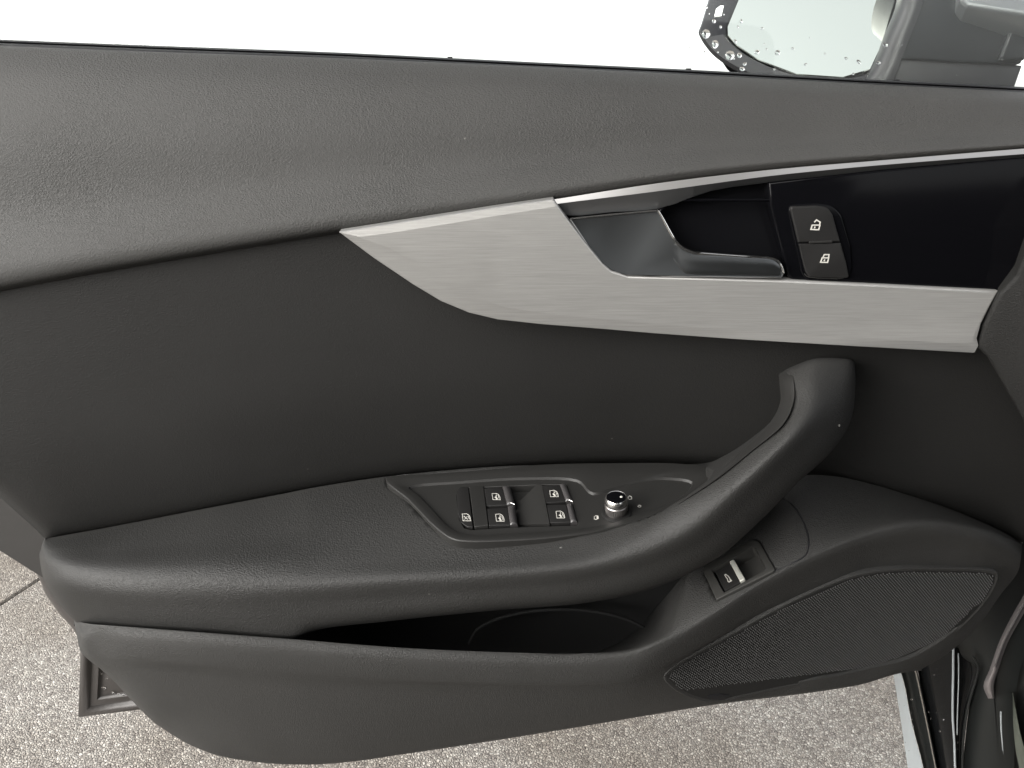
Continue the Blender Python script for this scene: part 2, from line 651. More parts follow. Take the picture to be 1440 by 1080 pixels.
def paving_material():
    m = mat('exposed_aggregate', (0.4, 0.38, 0.35), 0.85, spec=0.3)
    t, N, L, b = nodes(m)
    v = coords(t)
    wob = tex(t, 'noise', v, Scale=120.0, Detail=2.0)
    mx = t.nodes.new('ShaderNodeVectorMath')
    mx.operation = 'MULTIPLY_ADD'
    L.new(wob.outputs['Color'], mx.inputs[0])
    mx.inputs[1].default_value = (0.006,) * 3
    L.new(v, mx.inputs[2])
    v1 = tex(t, 'vor', mx.outputs[0], feature='F1', Scale=215.0)
    ed = tex(t, 'vor', mx.outputs[0], feature='DISTANCE_TO_EDGE', Scale=215.0)
    sep = t.nodes.new('ShaderNodeSeparateColor')
    L.new(v1.outputs['Color'], sep.inputs[0])
    r = t.nodes.new('ShaderNodeValToRGB')
    r.color_ramp.interpolation = 'LINEAR'
    e = r.color_ramp.elements
    e[0].position = 0.0
    e[0].color = (0.27, 0.245, 0.22, 1)
    e[1].position = 1.0
    e[1].color = (0.66, 0.63, 0.57, 1)
    for p, c in ((0.22, (0.39, 0.36, 0.325, 1)), (0.5, (0.44, 0.412, 0.37, 1)), (0.75, (0.50, 0.47, 0.42, 1))):
        x = e.new(p)
        x.color = c
    L.new(sep.outputs[0], r.inputs[0])
    big = tex(t, 'noise', v, Scale=2.3, Detail=4.0)
    fine = tex(t, 'noise', v, Scale=500.0, Detail=3.0)
    k = ramp(t, fine.outputs['Fac'], 0.3, 0.7, (0.80,) * 3 + (1,), (1.12,) * 3 + (1,))
    stain = ramp(t, big.outputs['Fac'], 0.38, 0.6, (0.56, 0.53, 0.50, 1), (.80, .80, .81, 1))
    edg = ramp(t, ed.outputs['Distance'], 0.0, 0.12, (0.62, 0.59, 0.56, 1), (1, 1, 1, 1))
    mul = t.nodes.new('ShaderNodeMix')
    mul.data_type = 'RGBA'
    mul.blend_type = 'MULTIPLY'
    mul.inputs['Factor'].default_value = 1
    L.new(r.outputs[0], mul.inputs[6])
    L.new(edg, mul.inputs[7])
    m2 = t.nodes.new('ShaderNodeMix')
    m2.data_type = 'RGBA'
    m2.blend_type = 'MULTIPLY'
    m2.inputs['Factor'].default_value = 1
    L.new(mul.outputs[2], m2.inputs[6])
    L.new(k, m2.inputs[7])
    m3 = t.nodes.new('ShaderNodeMix')
    m3.data_type = 'RGBA'
    m3.blend_type = 'MULTIPLY'
    m3.inputs['Factor'].default_value = 1
    L.new(m2.outputs[2], m3.inputs[6])
    L.new(stain, m3.inputs[7])
    L.new(m3.outputs[2], b.inputs['Base Color'])
    bp = t.nodes.new('ShaderNodeBump')
    bp.inputs['Distance'].default_value = 0.0026
    hgt = math_(t, 'ADD', ramp(t, ed.outputs['Distance'], 0.0, 0.3), math_(t, 'MULTIPLY', sep.outputs[1], 0.6))
    L.new(hgt, bp.inputs['Height'])
    L.new(bp.outputs[0], b.inputs['Normal'])
    return m


M_PAV = paving_material()
M_GRD = fine_bump(mat('joint_mortar', (0.10, 0.09, 0.08), 0.9), 300, 0.001)

# ------------------------------------------------------------ ground
g0 = mesh('ground', [(-900, -900, 0), (900, -900, 0), (900, 900, 0), (-900, 900, 0)], [(0, 1, 2, 3)], M_GRD)
g0['kind'] = 'structure'


def gp(px, py):
    d = ray(px, py)
    return CAM + d * (-CAM.z / d.z)


ja, jb = gp(0, 850), gp(57, 813)
jd = (jb - ja).normalized()
jn = Vector((-jd.y, jd.x, 0))
SL = 2.6
sb = None
for i in range(-5, 6):
    for j in range(-5, 6):
        # slab corners in joint coordinates: the visible joint is j = 0
        s0, s1 = (i - 0.35) * SL + 0.003, (i + 0.65) * SL - 0.003
        q0, q1 = j * SL + 0.003, (j + 1) * SL - 0.003
        if sb is None:
            Q = np.array([(0, 0), (SL - .006, 0), (SL - .006, SL - .006), (0, SL - .006)])
            V, Fc = [], []
            rings = [(Q, 0.0), (Q, 0.026), (inset(Q, 0.003), 0.03)]
            for QQ, h in rings:
                V += [jd * float(q[0]) + jn * float(q[1]) + Vector((0, 0, h - 0.03)) for q in QQ]
            for r in range(2):
                for a in range(4):
                    b_ = (a + 1) % 4
                    Fc.append((r * 4 + a, r * 4 + b_, r * 4 + 4 + b_, r * 4 + 4 + a))
            Fc.append((8, 9, 10, 11))
            sb = bpy.data.meshes.new('paving_slab')
            sb.from_pydata([tuple(v) for v in V], [], Fc)
            sb.materials.append(M_PAV)
        o = bpy.data.objects.new('paving_slab', sb)
        C.objects.link(o)
        o.parent = g0
        o.location = Vector((ja.x, ja.y, 0)) + jd * s0 + jn * q0 + Vector((0, 0, 0.004))
# ground sheet lies just under the slabs
g0.location.z = -0.03
for o in g0.children:
    o.location.z = 0.03

# ------------------------------------------------------------ car door
door = empty('car_door', (0, 0.62, 0), 'inside of the open door, dark leatherette with brushed aluminium strip, armrest and window switches', 'car door')

# --- upper trim
TOP = [(-60, 61), (0, 64), (480, 81), (970, 104), (1200, 116.5), (1440, 129), (1520, 134)]
BOT = [(-60, 419), (0, 407), (240, 364), (480, 325), (780, 280), (927, 257), (1082, 238), (1240, 224.5), (1440, 208.5), (1520, 202)]
xs = [-60, 0, 120, 240, 360, 480, 620, 780, 930, 1080, 1240, 1340, 1440, 1520]


def upper_row(f, Y, dy=0, y2=None):
    r = []
    for x in xs:
        a, b = interp(TOP, x, 1), interp(BOT, x, 1)
        yy = Y if y2 is None else Y + (y2 - Y) * max(0, min(1, (x - 300) / 900))
        r.append((x, a + (b - a) * f + dy, yy))
    return r


upper = loft('upper_trim', [
    upper_row(0, .622, 6), upper_row(0, .612, 1), upper_row(.03, .602), upper_row(.15, .584), upper_row(.40, .571, 0, .574),
    upper_row(.68, .565, 0, .566), upper_row(.83, .556, 0, .557), upper_row(.93, .552, 0, .552), upper_row(.98, .554, 0, .554), upper_row(1.0, .562, 1, .558), upper_row(1.0, .585, 6)],
    M_UP, door, kx=5, ky=5)

# --- middle trim
MB = [(60, 757), (150, 742), (300, 713), (545, 669), (700, 656), (950, 652), (1130, 668), (1200, 675), (1280, 697), (1350, 721), (1440, 760), (1520, 798)]


def frac_row(f, Y, x0, curl=True, dy=0):
    r = []
    X = [x0 + (1520 - x0) * s for s in (0, .008, .03, .08, .16, .25, .34, .43, .52, .61, .70, .78, .84, .89, .94, 1)]
    for k, x in enumerate(X):
        a = interp(BOT, x, 1) - 6
        b = interp(MB, max(60, x), 1) + (max(0, 60 - x)) * 0.0
        y = a + (b - a) * f + dy
        yy = Y + (0.03, 0.006, 0, 0)[min(k, 3)] if x0 > -55 else Y
        r.append((x, y, yy))
    return r


middle = loft('middle_trim', [
    frac_row(0, .5665, -60), frac_row(.2, .571, -60), frac_row(.45, .577, -60), frac_row(.66, .583, -58), frac_row(.80, .590, -14),
    frac_row(.90, .597, 24), frac_row(.965, .604, 50), frac_row(.995, .612, 60), frac_row(1.0, .63, 62, dy=3)],
    M_MID, door, kx=5, ky=5)

# --- armrest with the swept grab handle: section rows along the armrest
sec = [
    # back/inner edge      top            ridge             front mid        bottom/outer edge    tuck
    [(66, 757, .66), (62, 772, .66), (60, 788, .66), (66, 818, .66), (84, 848, .66), (107, 873, .66), (108, 876, .66)],
    [(63, 757, .603), (58, 772, .60), (57, 788, .595), (63, 817, .59), (81, 846, .59), (104, 872, .59), (108, 874, .62)],
    [(72, 756, .603), (68, 774, .575), (71, 796, .558), (77, 820, .552), (93, 848, .556), (112, 874, .566), (116, 877, .60)],
    [(150, 742, .603), (150, 772, .562), (152, 801, .533), (158, 826, .523), (166, 852, .524), (172, 881, .532), (174, 886, .57)],
    [(300, 713, .603), (300, 757, .552), (302, 797, .514), (306, 825, .502), (310, 855, .503), (314, 891, .512), (316, 897, .55)],
    [(400, 694, .603), (402, 746, .548), (404, 793, .508), (406, 822, .494), (408, 850, .495), (405, 897, .505), (406, 903, .55)],
    [(440, 686, .603), (444, 740, .546), (448, 792, .506), (448, 820, .492), (446, 846, .493), (444, 881, .501), (446, 886, .55)],
    [(545, 670, .603), (545, 730, .542), (546, 788, .502), (546, 814, .488), (545, 840, .489), (545, 869, .495), (546, 873, .55)],
    [(700, 656, .603), (700, 722, .535), (700, 784, .494), (700, 806, .482), (700, 828, .483), (700, 854, .489), (701, 857, .54)],
    [(820, 653, .603), (820, 716, .532), (822, 772, .490), (824, 794, .478), (826, 816, .480), (828, 843, .487), (829, 846, .54)],
    [(900, 652, .603), (894, 708, .530), (895, 748, .487), (902, 774, .475), (910, 796, .478), (918, 823, .487), (919, 826, .54)],
    [(985, 652, .603), (962, 686, .530), (950, 712, .488), (968, 742, .472), (988, 764, .477), (1004, 783, .488), (1005, 786, .54)],
    [(1020, 640, .56), (1012, 660, .515), (1012, 674, .485), (1030, 690, .470), (1048, 710, .476), (1068, 728, .490), (1069, 731, .54)],
    [(1058, 615, .54), (1057, 623, .51), (1063, 633, .485), (1080, 646, .471), (1100, 662, .479), (1120, 676, .494), (1120, 679, .54)],
    [(1086, 590, .54), (1090, 593, .51), (1104, 598, .487), (1122, 606, .478), (1143, 618, .487), (1166, 633, .506), (1165, 636, .55)],
    [(1100, 562, .55), (1105, 563, .522), (1121, 564, .502), (1146, 568, .494), (1178, 577, .505), (1195, 590, .524), (1190, 594, .56)],
    [(1098, 538, .565), (1103, 537, .54), (1118, 532, .524), (1146, 530, .516), (1188, 533, .524), (1202, 542, .540), (1198, 546, .58)],
    [(1096, 526, .58), (1101, 524, .561), (1115, 517, .546), (1145, 508, .538), (1187, 508, .544), (1201, 514, .556), (1197, 520, .60)],
    [(1097, 527, .60), (1102, 524, .59), (1116, 515, .585), (1146, 504, .585), (1187, 504, .588), (1200, 508, .59), (1196, 514, .61)],
]
armrest = loft('armrest', sec, M_ARM, door, kx=18, ky=18)

# narrow inlay on the inner flank of the grab handle
inl = [
    [(962, 700, .529), (958, 704, .505), (954, 709, .489)],
    [(1002, 670, .519), (1004, 672, .502), (1006, 675, .487)],
    [(1050, 627, .516), (1055, 629, .500), (1060, 632, .487)],
    [(1083, 594, .516), (1091, 595, .500), (1101, 597, .487)],
    [(1097, 566, .529), (1104, 566, .514), (1116, 564, .503)],
    [(1096, 540, .545), (1103, 538, .532), (1116, 534, .524)],
    [(1095, 527, .565), (1101, 523, .556), (1114, 517, .549)],
]
inl = [[(x, y, Y - .0015) for x, y, Y in r] for r in inl]
inl = [[(r[0][0] + 1, r[0][1], r[0][2] + .01)] + r + [(r[-1][0] + .6, r[-1][1] + .6, r[-1][2] + .004)] for r in inl]
loft('handle_inlay', inl, M_PAN, door, kx=3, ky=5)

# --- lower trim
LB = [(104, 873, .575), (112, 876, .55), (150, 880, .53), (250, 888, .508), (410, 900, .497), (560, 912, .490), (700, 918.5, .487), (800, 920.5, .486), (870, 918, .487),
      (915, 904, .489), (960, 880, .493), (1010, 850, .500), (1085, 803, .510), (1140, 776, .517), (1200, 752, .525), (1280, 733, .538), (1350, 737, .553), (1410, 756, .572), (1437, 768, .586)]
LA = [(104, 880, .60), (250, 894, .56), (410, 906, .56), (560, 918, .57), (700, 925, .58), (800, 925, .60), (850, 918, .61), (900, 880, .615), (930, 845, .61),
      (960, 810, .605), (1000, 750, .60), (1060, 700, .60), (1130, 668, .606), (1200, 675, .609), (1280, 697, .612), (1350, 721, .616), (1410, 747, .622), (1440, 761, .63)]
PLT = plane3((1010, 850, .500), (1088, 801, .511), (1060, 700, .583))
LA = [(x, y, PLT.px(x, y).y if 950 < x < 1140 else Y) for x, y, Y in LA]
LB = [(x, y, PLT.px(x, y).y if 950 < x < 1150 else Y) for x, y, Y in LB]
print('LA', [(p[0], round(p[2], 3)) for p in LA], 'LB', [(p[0], round(p[2], 3)) for p in LB])
LG = [(238, 1031), (255, 1041.5), (273, 1050), (296, 1058.5), (319, 1065), (350, 1069.8), (383, 1072.6), (426, 1074), (480, 1071), (560, 1060), (750, 1031), (1000, 990), (1200, 963), (1290, 944)]
SS = [0, .006, .02, .05, .11, .17, .23, .29, .35, .41, .47, .53, .585, .61, .64, .68, .72, .76, .80, .84, .88, .92, .96, .985, 1]


def low_row(kind, xl, xr, f=0, dY=0, dYr=None, yl=None, yr=None):
    r = []
    for k, s in enumerate(SS):
        x = xl + (xr - xl) * s
        yB, YB = interp(LB, x, 1), interp(LB, x, 2)
        if kind == 'A':
            y, Y = interp(LA, x, 1), interp(LA, x, 2)
        elif kind == 'AB':
            ya, Ya = interp(LA, x, 1), interp(LA, x, 2)
            md = (P(x, ya, Ya) * .5 + P(x, yB, YB) * .5) - CAM
            Y = md.y
            y = 540 - FPX * md.dot(UP) / md.dot(FWD)
            if x < 850:
                y, Y = yB + 1.5, YB + .006
            elif x < 960:
                q = (x - 850) / 110
                y = (yB + 1.5) * (1 - q) + y * q
                Y = (YB + .006) * (1 - q) + Y * q
        elif kind == 'B':
            y, Y = yB, YB
        else:
            xe = min(max(x, 245), 1290)
            # straight blend between the lip and the bottom line, measured at this row's own ends
            yb = interp(LG, xe, 1)
            q = max(0, min(1, (x - 880) / 150))
            base = interp(LB, min(max(x, 150), 1410), 2)
            y = None
            d = dY + ((dYr if dYr is not None else dY) - dY) * q
            Y = base + d
            yt = interp(LB, min(max(x, 104), 1437), 1)
            y = yt + (yb - yt) * f if kind == 'F' else yt + f
            # pull the ends of the row to the silhouette
            if x < 330 and yl is not None:
                q2 = min(1, (x - xl) / max(1, 330 - xl))
                y = yl * (1 - q2) + (yt + (yb - yt) * f if kind == 'F' else yt + f) * q2 if kind == 'F' else y
            if x > 1230 and yr is not None:
                q2 = min(1, (xr - x) / max(1, xr - 1230))
                y = yr * (1 - q2) + y * q2 if kind == 'F' else y
        if kind not in ('A',):
            Y += (0.05, 0.016, 0.005)[k] if k < 3 else 0
            Y += (0.008, 0.03, 0.05)[k - len(SS) + 2] if k > len(SS) - 3 else 0
        r.append((x, y, Y))
    return r


rows = [low_row('A', 104, 1440), low_row('AB', 104, 1438), low_row('B', 104, 1437),
        low_row('O', 107, 1436, f=13, dY=-.004),
        low_row('O', 116, 1430, f=42, dY=.0, dYr=.010),
        low_row('F', 150, 1408, f=.36, dY=.010, dYr=.022, yl=948, yr=835),
        low_row('F', 190, 1372, f=.62, dY=.026, dYr=.030, yl=990, yr=885),
        low_row('F', 222, 1328, f=.87, dY=.046, dYr=.040, yl=1020, yr=922),
        low_row('F', 258, 1296, f=.998, dY=.062, dYr=.048, yl=None, yr=941)]
rows.append([(x, y + min(2, .35 * k), Y + .01) for k, (x, y, Y) in enumerate(rows[-1])])
rows.append([(x, y - min(3, .5 * k), Y + .04) for k, (x, y, Y) in enumerate(rows[-1])])
lower = loft('lower_trim', rows, M_LOW, door, kx=12, ky=16, sharp_i=(8,))

# --- dark map pocket behind the lip
poc = []
for (x, dt) in ((380, 0), (430, 0), (520, 0), (650, 0), (780, 0), (860, 0), (930, -20), (985, -60), (1010, -80)):
    y0 = lin([(380, 870), (545, 845), (700, 830), (828, 818), (918, 790), (1005, 740), (1100, 690)], x)
    y1 = lin([(380, 900), (560, 912), (800, 922), (1010, 900)], x)
    poc.append([(x, y0 - 10, .53), (x, y0 + 6, .60), (x, (y0 + y1) / 2, .615), (x, y1 + 5, .615), (x, y1 + 25, .60), (x, y1 + 40, .58)])
pocket = loft('map_pocket', poc, M_POC, door, kx=4, ky=3)
# moulded bottle holder inside the pocket
bh = []
for k in range(9):
    a = math.pi * k / 8
    bh.append(P(790 - 130 * math.cos(a), 905 - 48 * math.sin(a), .585))
tube('bottle_holder', bh, 0.0016, M_POC, pocket, seg=3)

# --- front end cover (right edge)
FC = plane3((1400, 400, .548), (1400, 560, .560), (1480, 450, .535))
plate('front_cover', FC, [(1560, 250), (1450, 330, 20), (1428, 385, 20), (1404, 411, 8), (1382, 455, 10), (1373, 486, 6), (1388, 500, 10), (1440, 592), (1520, 740), (1560, 740)], M_MID, door, h=.004, back=-.04, bev=.003)

# --- aluminium decor strip
FA = plane3((500, 330, .546), (1400, 430, .552), (900, 450, .552))
ao = [(476, 326.5, .5), (540, 316.5), (620, 304), (700, 291.5), (778.5, 280.5, .5), (800.5, 311), (822, 339), (848, 371), (860, 381), (884, 388.5), (980, 391), (1100, 394.5), (1250, 401.5),
      (1404.5, 409, 1), (1392, 432), (1380, 456), (1374.5, 476), (1377, 486), (1371, 497, 3), (1200, 487.5), (1040, 478), (920, 469.5), (850, 463.5), (760, 456.5), (700, 450), (660, 440.5), (620, 424), (580, 400), (525, 363)]
QA = outline(FA, ao)


ai = [(503, 333, .5), (548, 327), (625, 315), (703, 302), (781, 290, .5), (798, 312), (820, 341), (846, 373), (858, 383), (883, 391), (980, 393.5), (1100, 397), (1250, 404),
      (1400, 412, 1), (1389, 432), (1377, 456), (1370, 472), (1369, 479), (1362, 484, 3), (1200, 474.5), (1040, 465), (920, 456), (850, 449.5), (764, 441), (708, 432), (673, 420), (636, 401), (600, 378), (548, 349)]
QI = outline(FA, ai)
stack('aluminium_strip', FA, [(QA, -.010), (QA, -.0012), (inset(QA, .0005), -.0003), (QI, .00015), (QI + (QI.mean(0) - QI) * .004, .00018)], M_ALU, door, angle=6)

# --- chrome spear above the handle: bright upper facet, lower facet with its dark reflection put into the colour
cx = [779.5, 800, 860, 927, 1000, 1082, 1160, 1240, 1340, 1440, 1520]
CT = [(779, 280.5), (927, 257.5), (1082, 239), (1240, 225.5), (1440, 209), (1520, 203)]
CM = [(779, 287), (860, 277), (927, 268.5), (1082, 247.5), (1240, 232), (1440, 216.5), (1520, 210)]
CL = [(779, 291), (796, 303), (927, 293), (942, 280), (1000, 268), (1082, 256), (1240, 239.5), (1440, 222.5), (1520, 216)]
rt, r1, rm, rm2, rl, rl2 = [], [], [], [], [], []
for x in cx:
    xo = x
    top, md = interp(CT, x, 1), interp(CM, x, 1)
    lo = lin(CL, x)
    rt.append((x, top + 1, .560))
    r1.append((x, top, .5508))
    rm.append((x + (2 if x < 790 else 0), md, .5490))
    rl.append((x + (6 if x < 790 else 0), lo if x > 790 else 296, .5545))
    rl2.append((x + (6 if x < 790 else 0), (lo if x > 790 else 296) + 1, .575))
spear = loft('chrome_spear', [rt, r1, rm, [(p[0], p[1] + .3, p[2] + .004) for p in rm]], M_SAT, door, kx=3, ky=3, sharp_i=(1, 2), angle=8)
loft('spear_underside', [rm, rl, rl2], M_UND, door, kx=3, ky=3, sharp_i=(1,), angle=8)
tube('edge_bead', [P(x, interp(CT, x, 1) + .7, .5528) for x in cx], 0.0006, M_CHR, door, k=6, seg=2)

# --- piano black fascia and handle recess
FB = plane3((1100, 300, .5535), (1400, 300, .5535), (1200, 390, .5545))
plate('black_fascia', FB, [(1081, 257), (1240, 238.5), (1440, 220), (1560, 210), (1560, 415), (1404, 409.5, 4), (1250, 402.5), (1117, 396.5, 6), (1108, 388, 6), (1097, 345), (1083, 289, 5)], M_GLO, door, h=.0, back=-.03, bev=.0018)
FRc = plane3((900, 300, .567), (1200, 300, .565), (1000, 390, .562))
plate('handle_recess', FRc, [(780, 295), (930, 268), (1100, 250), (1125, 260), (1125, 402), (880, 402), (800, 340)], mat('recess_black', (.0025, .0025, .003), .3, spec=.06), door, h=.0, back=-.01, bev=.001)
tube('recess_edge', [P(927, 298, .556), P(936, 289, .556), P(950, 283, .556), P(1000, 281.5, .557), (P(1082, 281.5, .557))], .0012, M_GLO, door, k=6)

# --- inner door handle: a swept metal blade
FH = plane3((820, 320, .5515), (1090, 380, .5500), (850, 380, .5505))
c2 = crop(760, 180, 3)
ho = c2([(122, 383, 2), (300, 365), (497, 347, 1), (512, 372), (548, 440), (575, 482, 0), (605, 507, 0), (650, 526), (700, 530), (850, 541), (975, 549), (1002, 560), (1018, 585), (1028, 612), (1022, 632, 6), (700, 627), (370, 622), (320, 610), (280, 588), (240, 548), (180, 465)])
QH = outline(FH, ho)
stack('door_handle', FH, [(QH, -.008), (QH, -.0006), (inset(QH, .0006), .0), (inset(QH, .0012), -.0002)], M_HAN, door)
# bright polished edges
tube('polished_edge', [FH.px(*p, .0004) for p in c2([(124, 384), (300, 366), (497, 349)])], .0007, M_CHR, door, k=6, seg=2)
tube('polished_edge', [FH.px(*p, .0006) for p in c2([(497, 349), (512, 374), (548, 441), (575, 484), (605, 509), (650, 527), (700, 531), (850, 542), (975, 550), (1002, 561), (1018, 586), (1027, 612)])], [.0007, .0011, .0013, .0010, .0009, .0006], M_CHR, door, k=6, seg=3)
tube('polished_edge', [FH.px(*p, .0002) for p in c2([(124, 384), (180, 466), (240, 549), (280, 589), (320, 611), (370, 622), (700, 627), (1015, 632)])], .0005, M_SAT, door, k=6, seg=3)
# rolled lip of the grip
lip = []
for x, yt_, yb_, e in ((562, 488, 560, 0), (580, 492, 590, .12), (606, 512, 618, .4), (650, 529, 624, .75), (760, 535, 627, 1), (880, 543, 629, 1), (980, 552, 631, 1), (1012, 575, 632, .6)):
    a = c2([(x, yt_), (x, yt_ + (yb_ - yt_) * .25), (x, yt_ + (yb_ - yt_) * .55), (x, yb_ - 6)])
    y0 = .5508
    lip.append([(a[0][0], a[0][1], y0 + .004), (a[0][0], a[0][1] + .5, y0 - .0012 * e), (a[1][0], a[1][1], y0 - .0026 * e), (a[2][0], a[2][1], y0 - .0022 * e), (a[3][0], a[3][1], y0 - .0008 * e), (a[3][0], a[3][1] + 1, y0 + .003)])
loft('grip_lip', lip, M_HAN, door, kx=4, ky=4)

# --- central locking switch
c6 = crop(1080, 270, 8.307)
FL = FB.up(.0005)
loop = c6([(215, 150, 10), (560, 130, 20), (740, 150, 60), (850, 260, 30), (960, 640, 20), (985, 1020, 30), (440, 1030, 40), (380, 930, 20)])
locks = plate('lock_switch', FL, loop, M_GLO, door, h=.0012, back=-.003, bev=.001)
FL2 = FL.up(.0012)
b1 = plate('unlock_button', FL2, c6([(243, 165, 4), (560, 157, 10), (690, 175, 14), (745, 260, 12), (836, 578, 1), (346, 588, 1)]), M_BTN, locks, h=.0022, back=-.001, bev=.0012)
b2 = plate('lock_button', FL2, c6([(351, 600, 1), (841, 590, 1), (905, 820, 0), (937, 985, 6), (905, 1002, 4), (470, 992, 8), (430, 930, 6)]), M_BTN, locks, h=.0020, back=-.001, bev=.0010)
plate('raised_bar', FL2.up(.0020), c6([(475, 575, 1), (745, 565, 1), (752, 590, 1), (480, 600, 1)]), M_PAN, locks, h=.0008, back=-.001, bev=.0004)
tube('chrome_line', [FL2.px(*p, .0004) for p in c6([(425, 955), (455, 985), (520, 1000), (700, 1008), (880, 1004), (930, 975)])], .00028, M_SAT, locks, k=5, seg=2)
FI = FL2.up(.0022)
strokes('unlock_symbol', FI, [c6([(500, 436), (516, 386), (606, 386), (592, 440), (500, 436)]), c6([(600, 386), (610, 352), (566, 326), (540, 354)]), c6([(549, 402), (543, 424)])], M_PRT, locks, wd=.0008)
FI2 = FL2.up(.0020)
strokes('lock_symbol', FI2, [c6([(614, 820), (632, 769), (708, 769), (695, 822), (614, 820)]), c6([(640, 769), (656, 731), (712, 731), (706, 769)]), c6([(662, 786), (655, 808)])], M_PRT, locks, wd=.0008)

# --- window switch panel on the armrest top
bv_arm = bvh_of(armrest)
oo = [(543, 673), (575, 704), (612, 742), (636, 758.5), (657, 762), (725, 760.5), (795, 755), (856, 745), (917, 727), (962, 702), (1003, 671), (1003, 661), (960, 653), (860, 652), (765, 654), (688, 661), (610, 667)]
ii = [(575, 684), (589, 697), (609, 718), (633, 742), (655, 751), (720, 749.5), (795, 745), (852, 737), (898, 722), (950, 702.5), (974, 677), (922, 671), (868, 683), (834, 692), (812, 674), (735, 671), (650, 676)]
FS = fit(bv_arm, [(620, 720), (700, 690), (800, 690), (900, 680), (650, 740), (800, 745), (720, 750)], .0024)
print('switch frame n', FS.n)


def outline_n(fr, pts, k=5, sharp=()):
    q = np.array([fr.uv(p[0], p[1]) for p in pts])
    n = len(q)
    ext = np.concatenate([q[-3:], q, q[:3]])
    seg = np.sqrt(np.linalg.norm(ext[1:] - ext[:-1], axis=1) + 1e-9)
    t = np.concatenate([[0], np.cumsum(seg)])
    tt = np.concatenate([np.linspace(t[i], t[i + 1], k, endpoint=False) for i in range(3, 3 + n)])
    return hermite(t, ext, tt)


QO, QN = outline_n(FS, oo), outline_n(FS, ii)
if area(QO) < 0:
    QO, QN = QO[::-1], QN[::-1]
c3 = crop(620, 660, 9)
c4 = crop(740, 660, 7.2)
hole_pts = [(641.5, 697), (642.5, 687.5, 3), (648, 683.5, 3), (659, 682.7), (759, 678.2), (797, 678, 5), (806, 705), (814, 736, 3), (720, 739), (662, 742.5, 2), (652, 740, 4), (645, 728, 4)]
QHo = outline(FS, hole_pts)
dent(armrest, FS, inset(QO, .0021), .018)
mid = QO + (QN - QO) * 0.55
panel = stack('switch_panel', FS, [(QO, -.014), (QO, .0), (inset(QO, .0005), .0008), (inset(QO, .0013), .0010), (mid, .0006), (QN, -.0004), (inset(QN, .0012), -.0022)],
              M_PAN, door, hole=[(QHo, 0), (inset(QHo, .0003), -.0026), (inset(QHo, .0006), -.009)], angle=30)
FD = FS.up(-.0022)

plate('child_lock_button', FD, c3([(203, 300, 2), (222, 225, 8), (348, 222, 1), (407, 733, 1), (335, 730, 10), (250, 670, 14), (214, 560, 4)]), M_BTN, panel, h=.0003, back=-.006, bev=.0006)
plate('divider', FD, c3([(358, 222, 1), (540, 213, 1), (602, 712, 1), (424, 733, 1)]), M_PAN, panel, h=.0006, back=-.006, bev=.0006)


def window_switch(face, ridge, icon, conv):
    sw = plate('window_switch', FD, conv(face), M_BTN, panel, h=.0004, back=-.006, bev=.0007)
    # rounded ridge one pulls with a fingertip
    r = conv(ridge)
    a, b, c, d = [np.array(x[:2]) for x in r]     # top-left, top-right, bottom-right, bottom-left
    prof = [(0, -.006), (0, .0006), (.10, .0016), (.35, .0023), (.65, .0021), (.92, .0008), (1, -.0010), (1, -.006)]
    G = []
    for s in (0.0, .02, .06, .5, .94, .98, 1.0):
        row = []
        e = .35 if s in (0.0, 1.0) else (.85 if s in (.02, .98) else 1)
        for q, h in prof:
            p = (a * (1 - q) + b * q) * (1 - s) + (d * (1 - q) + c * q) * s
            hh = h if h < 0 else h * e
            uv = FD.uv(*(a * (1 - q) + b * q) * 1.0) * (1 - s) + FD.uv(*(d * (1 - q) + c * q)) * s
            row.append(tuple(FD.at(uv, hh)))
        G.append(row)
    g = np.array(G)
    V = [Vector(v) for v in g.reshape(-1, 3)]
    J = len(prof)
    Fc = [(i * J + j, i * J + j + 1, (i + 1) * J + j + 1, (i + 1) * J + j) for i in range(len(G) - 1) for j in range(J - 1)]
    Fc += [tuple(range(J)), tuple((len(G) - 1) * J + j for j in range(J))[::-1]]
    mesh('switch_ridge', V, Fc, M_RDG, panel, angle=50)
    x, y, w_, h_ = icon
    X = lambda q: [(x + u * w_, y + v * h_) for u, v in q]
    FF = FD.up(.0004)
    strokes('window_symbol', FF, [conv(X([(0, .05), (.1, .95), (1, .95), (.93, .5), (.8, .2), (.5, 0), (0, .05)])), conv(X([(.72, .32), (.82, .6), (.84, .78)]))],
            M_PRT, panel, wd=.00045, h=.0002,
            fills=[conv(X([(.30, .55), (.52, .42), (.62, .62), (.70, .88), (.44, .88), (.48, .7)])), conv(X([(.46, .22), (.56, .18), (.60, .34), (.46, .36)]))])
    return sw


M_RDG = mat('ridge_satin', (0.032, 0.030, 0.030), 0.4, 0.1)
window_switch([(545, 243, 2), (783, 232, 1), (838, 452, 1), (580, 467, 1)], [(780, 230), (882, 232), (940, 448), (836, 452)], (648, 305, 104, 84), c3)
window_switch([(586, 500, 1), (848, 482, 1), (876, 708, 1), (610, 713, 2)], [(846, 484), (942, 474), (972, 700), (876, 712)], (692, 566, 110, 96), c3)
window_switch([(150, 168, 2), (343, 163, 1), (398, 325, 1), (200, 343, 1)], [(340, 160), (412, 163), (472, 322), (400, 326)], (238, 213, 88, 68), c4)
window_switch([(206, 362, 1), (408, 356, 1), (448, 537, 1), (240, 544, 2)], [(410, 360), (470, 354), (520, 537), (450, 542)], (302, 423, 88, 74), c4)
for conv, a in ((c3, [(836, 440), (880, 424), (934, 446)]), (c4, [(396, 322), (425, 310), (468, 326)])):
    tube('chrome_line', [FD.px(*p, .0026) for p in conv(a)], .00028, M_CHR, panel, k=6, seg=3)
FF = FD.up(.0003)
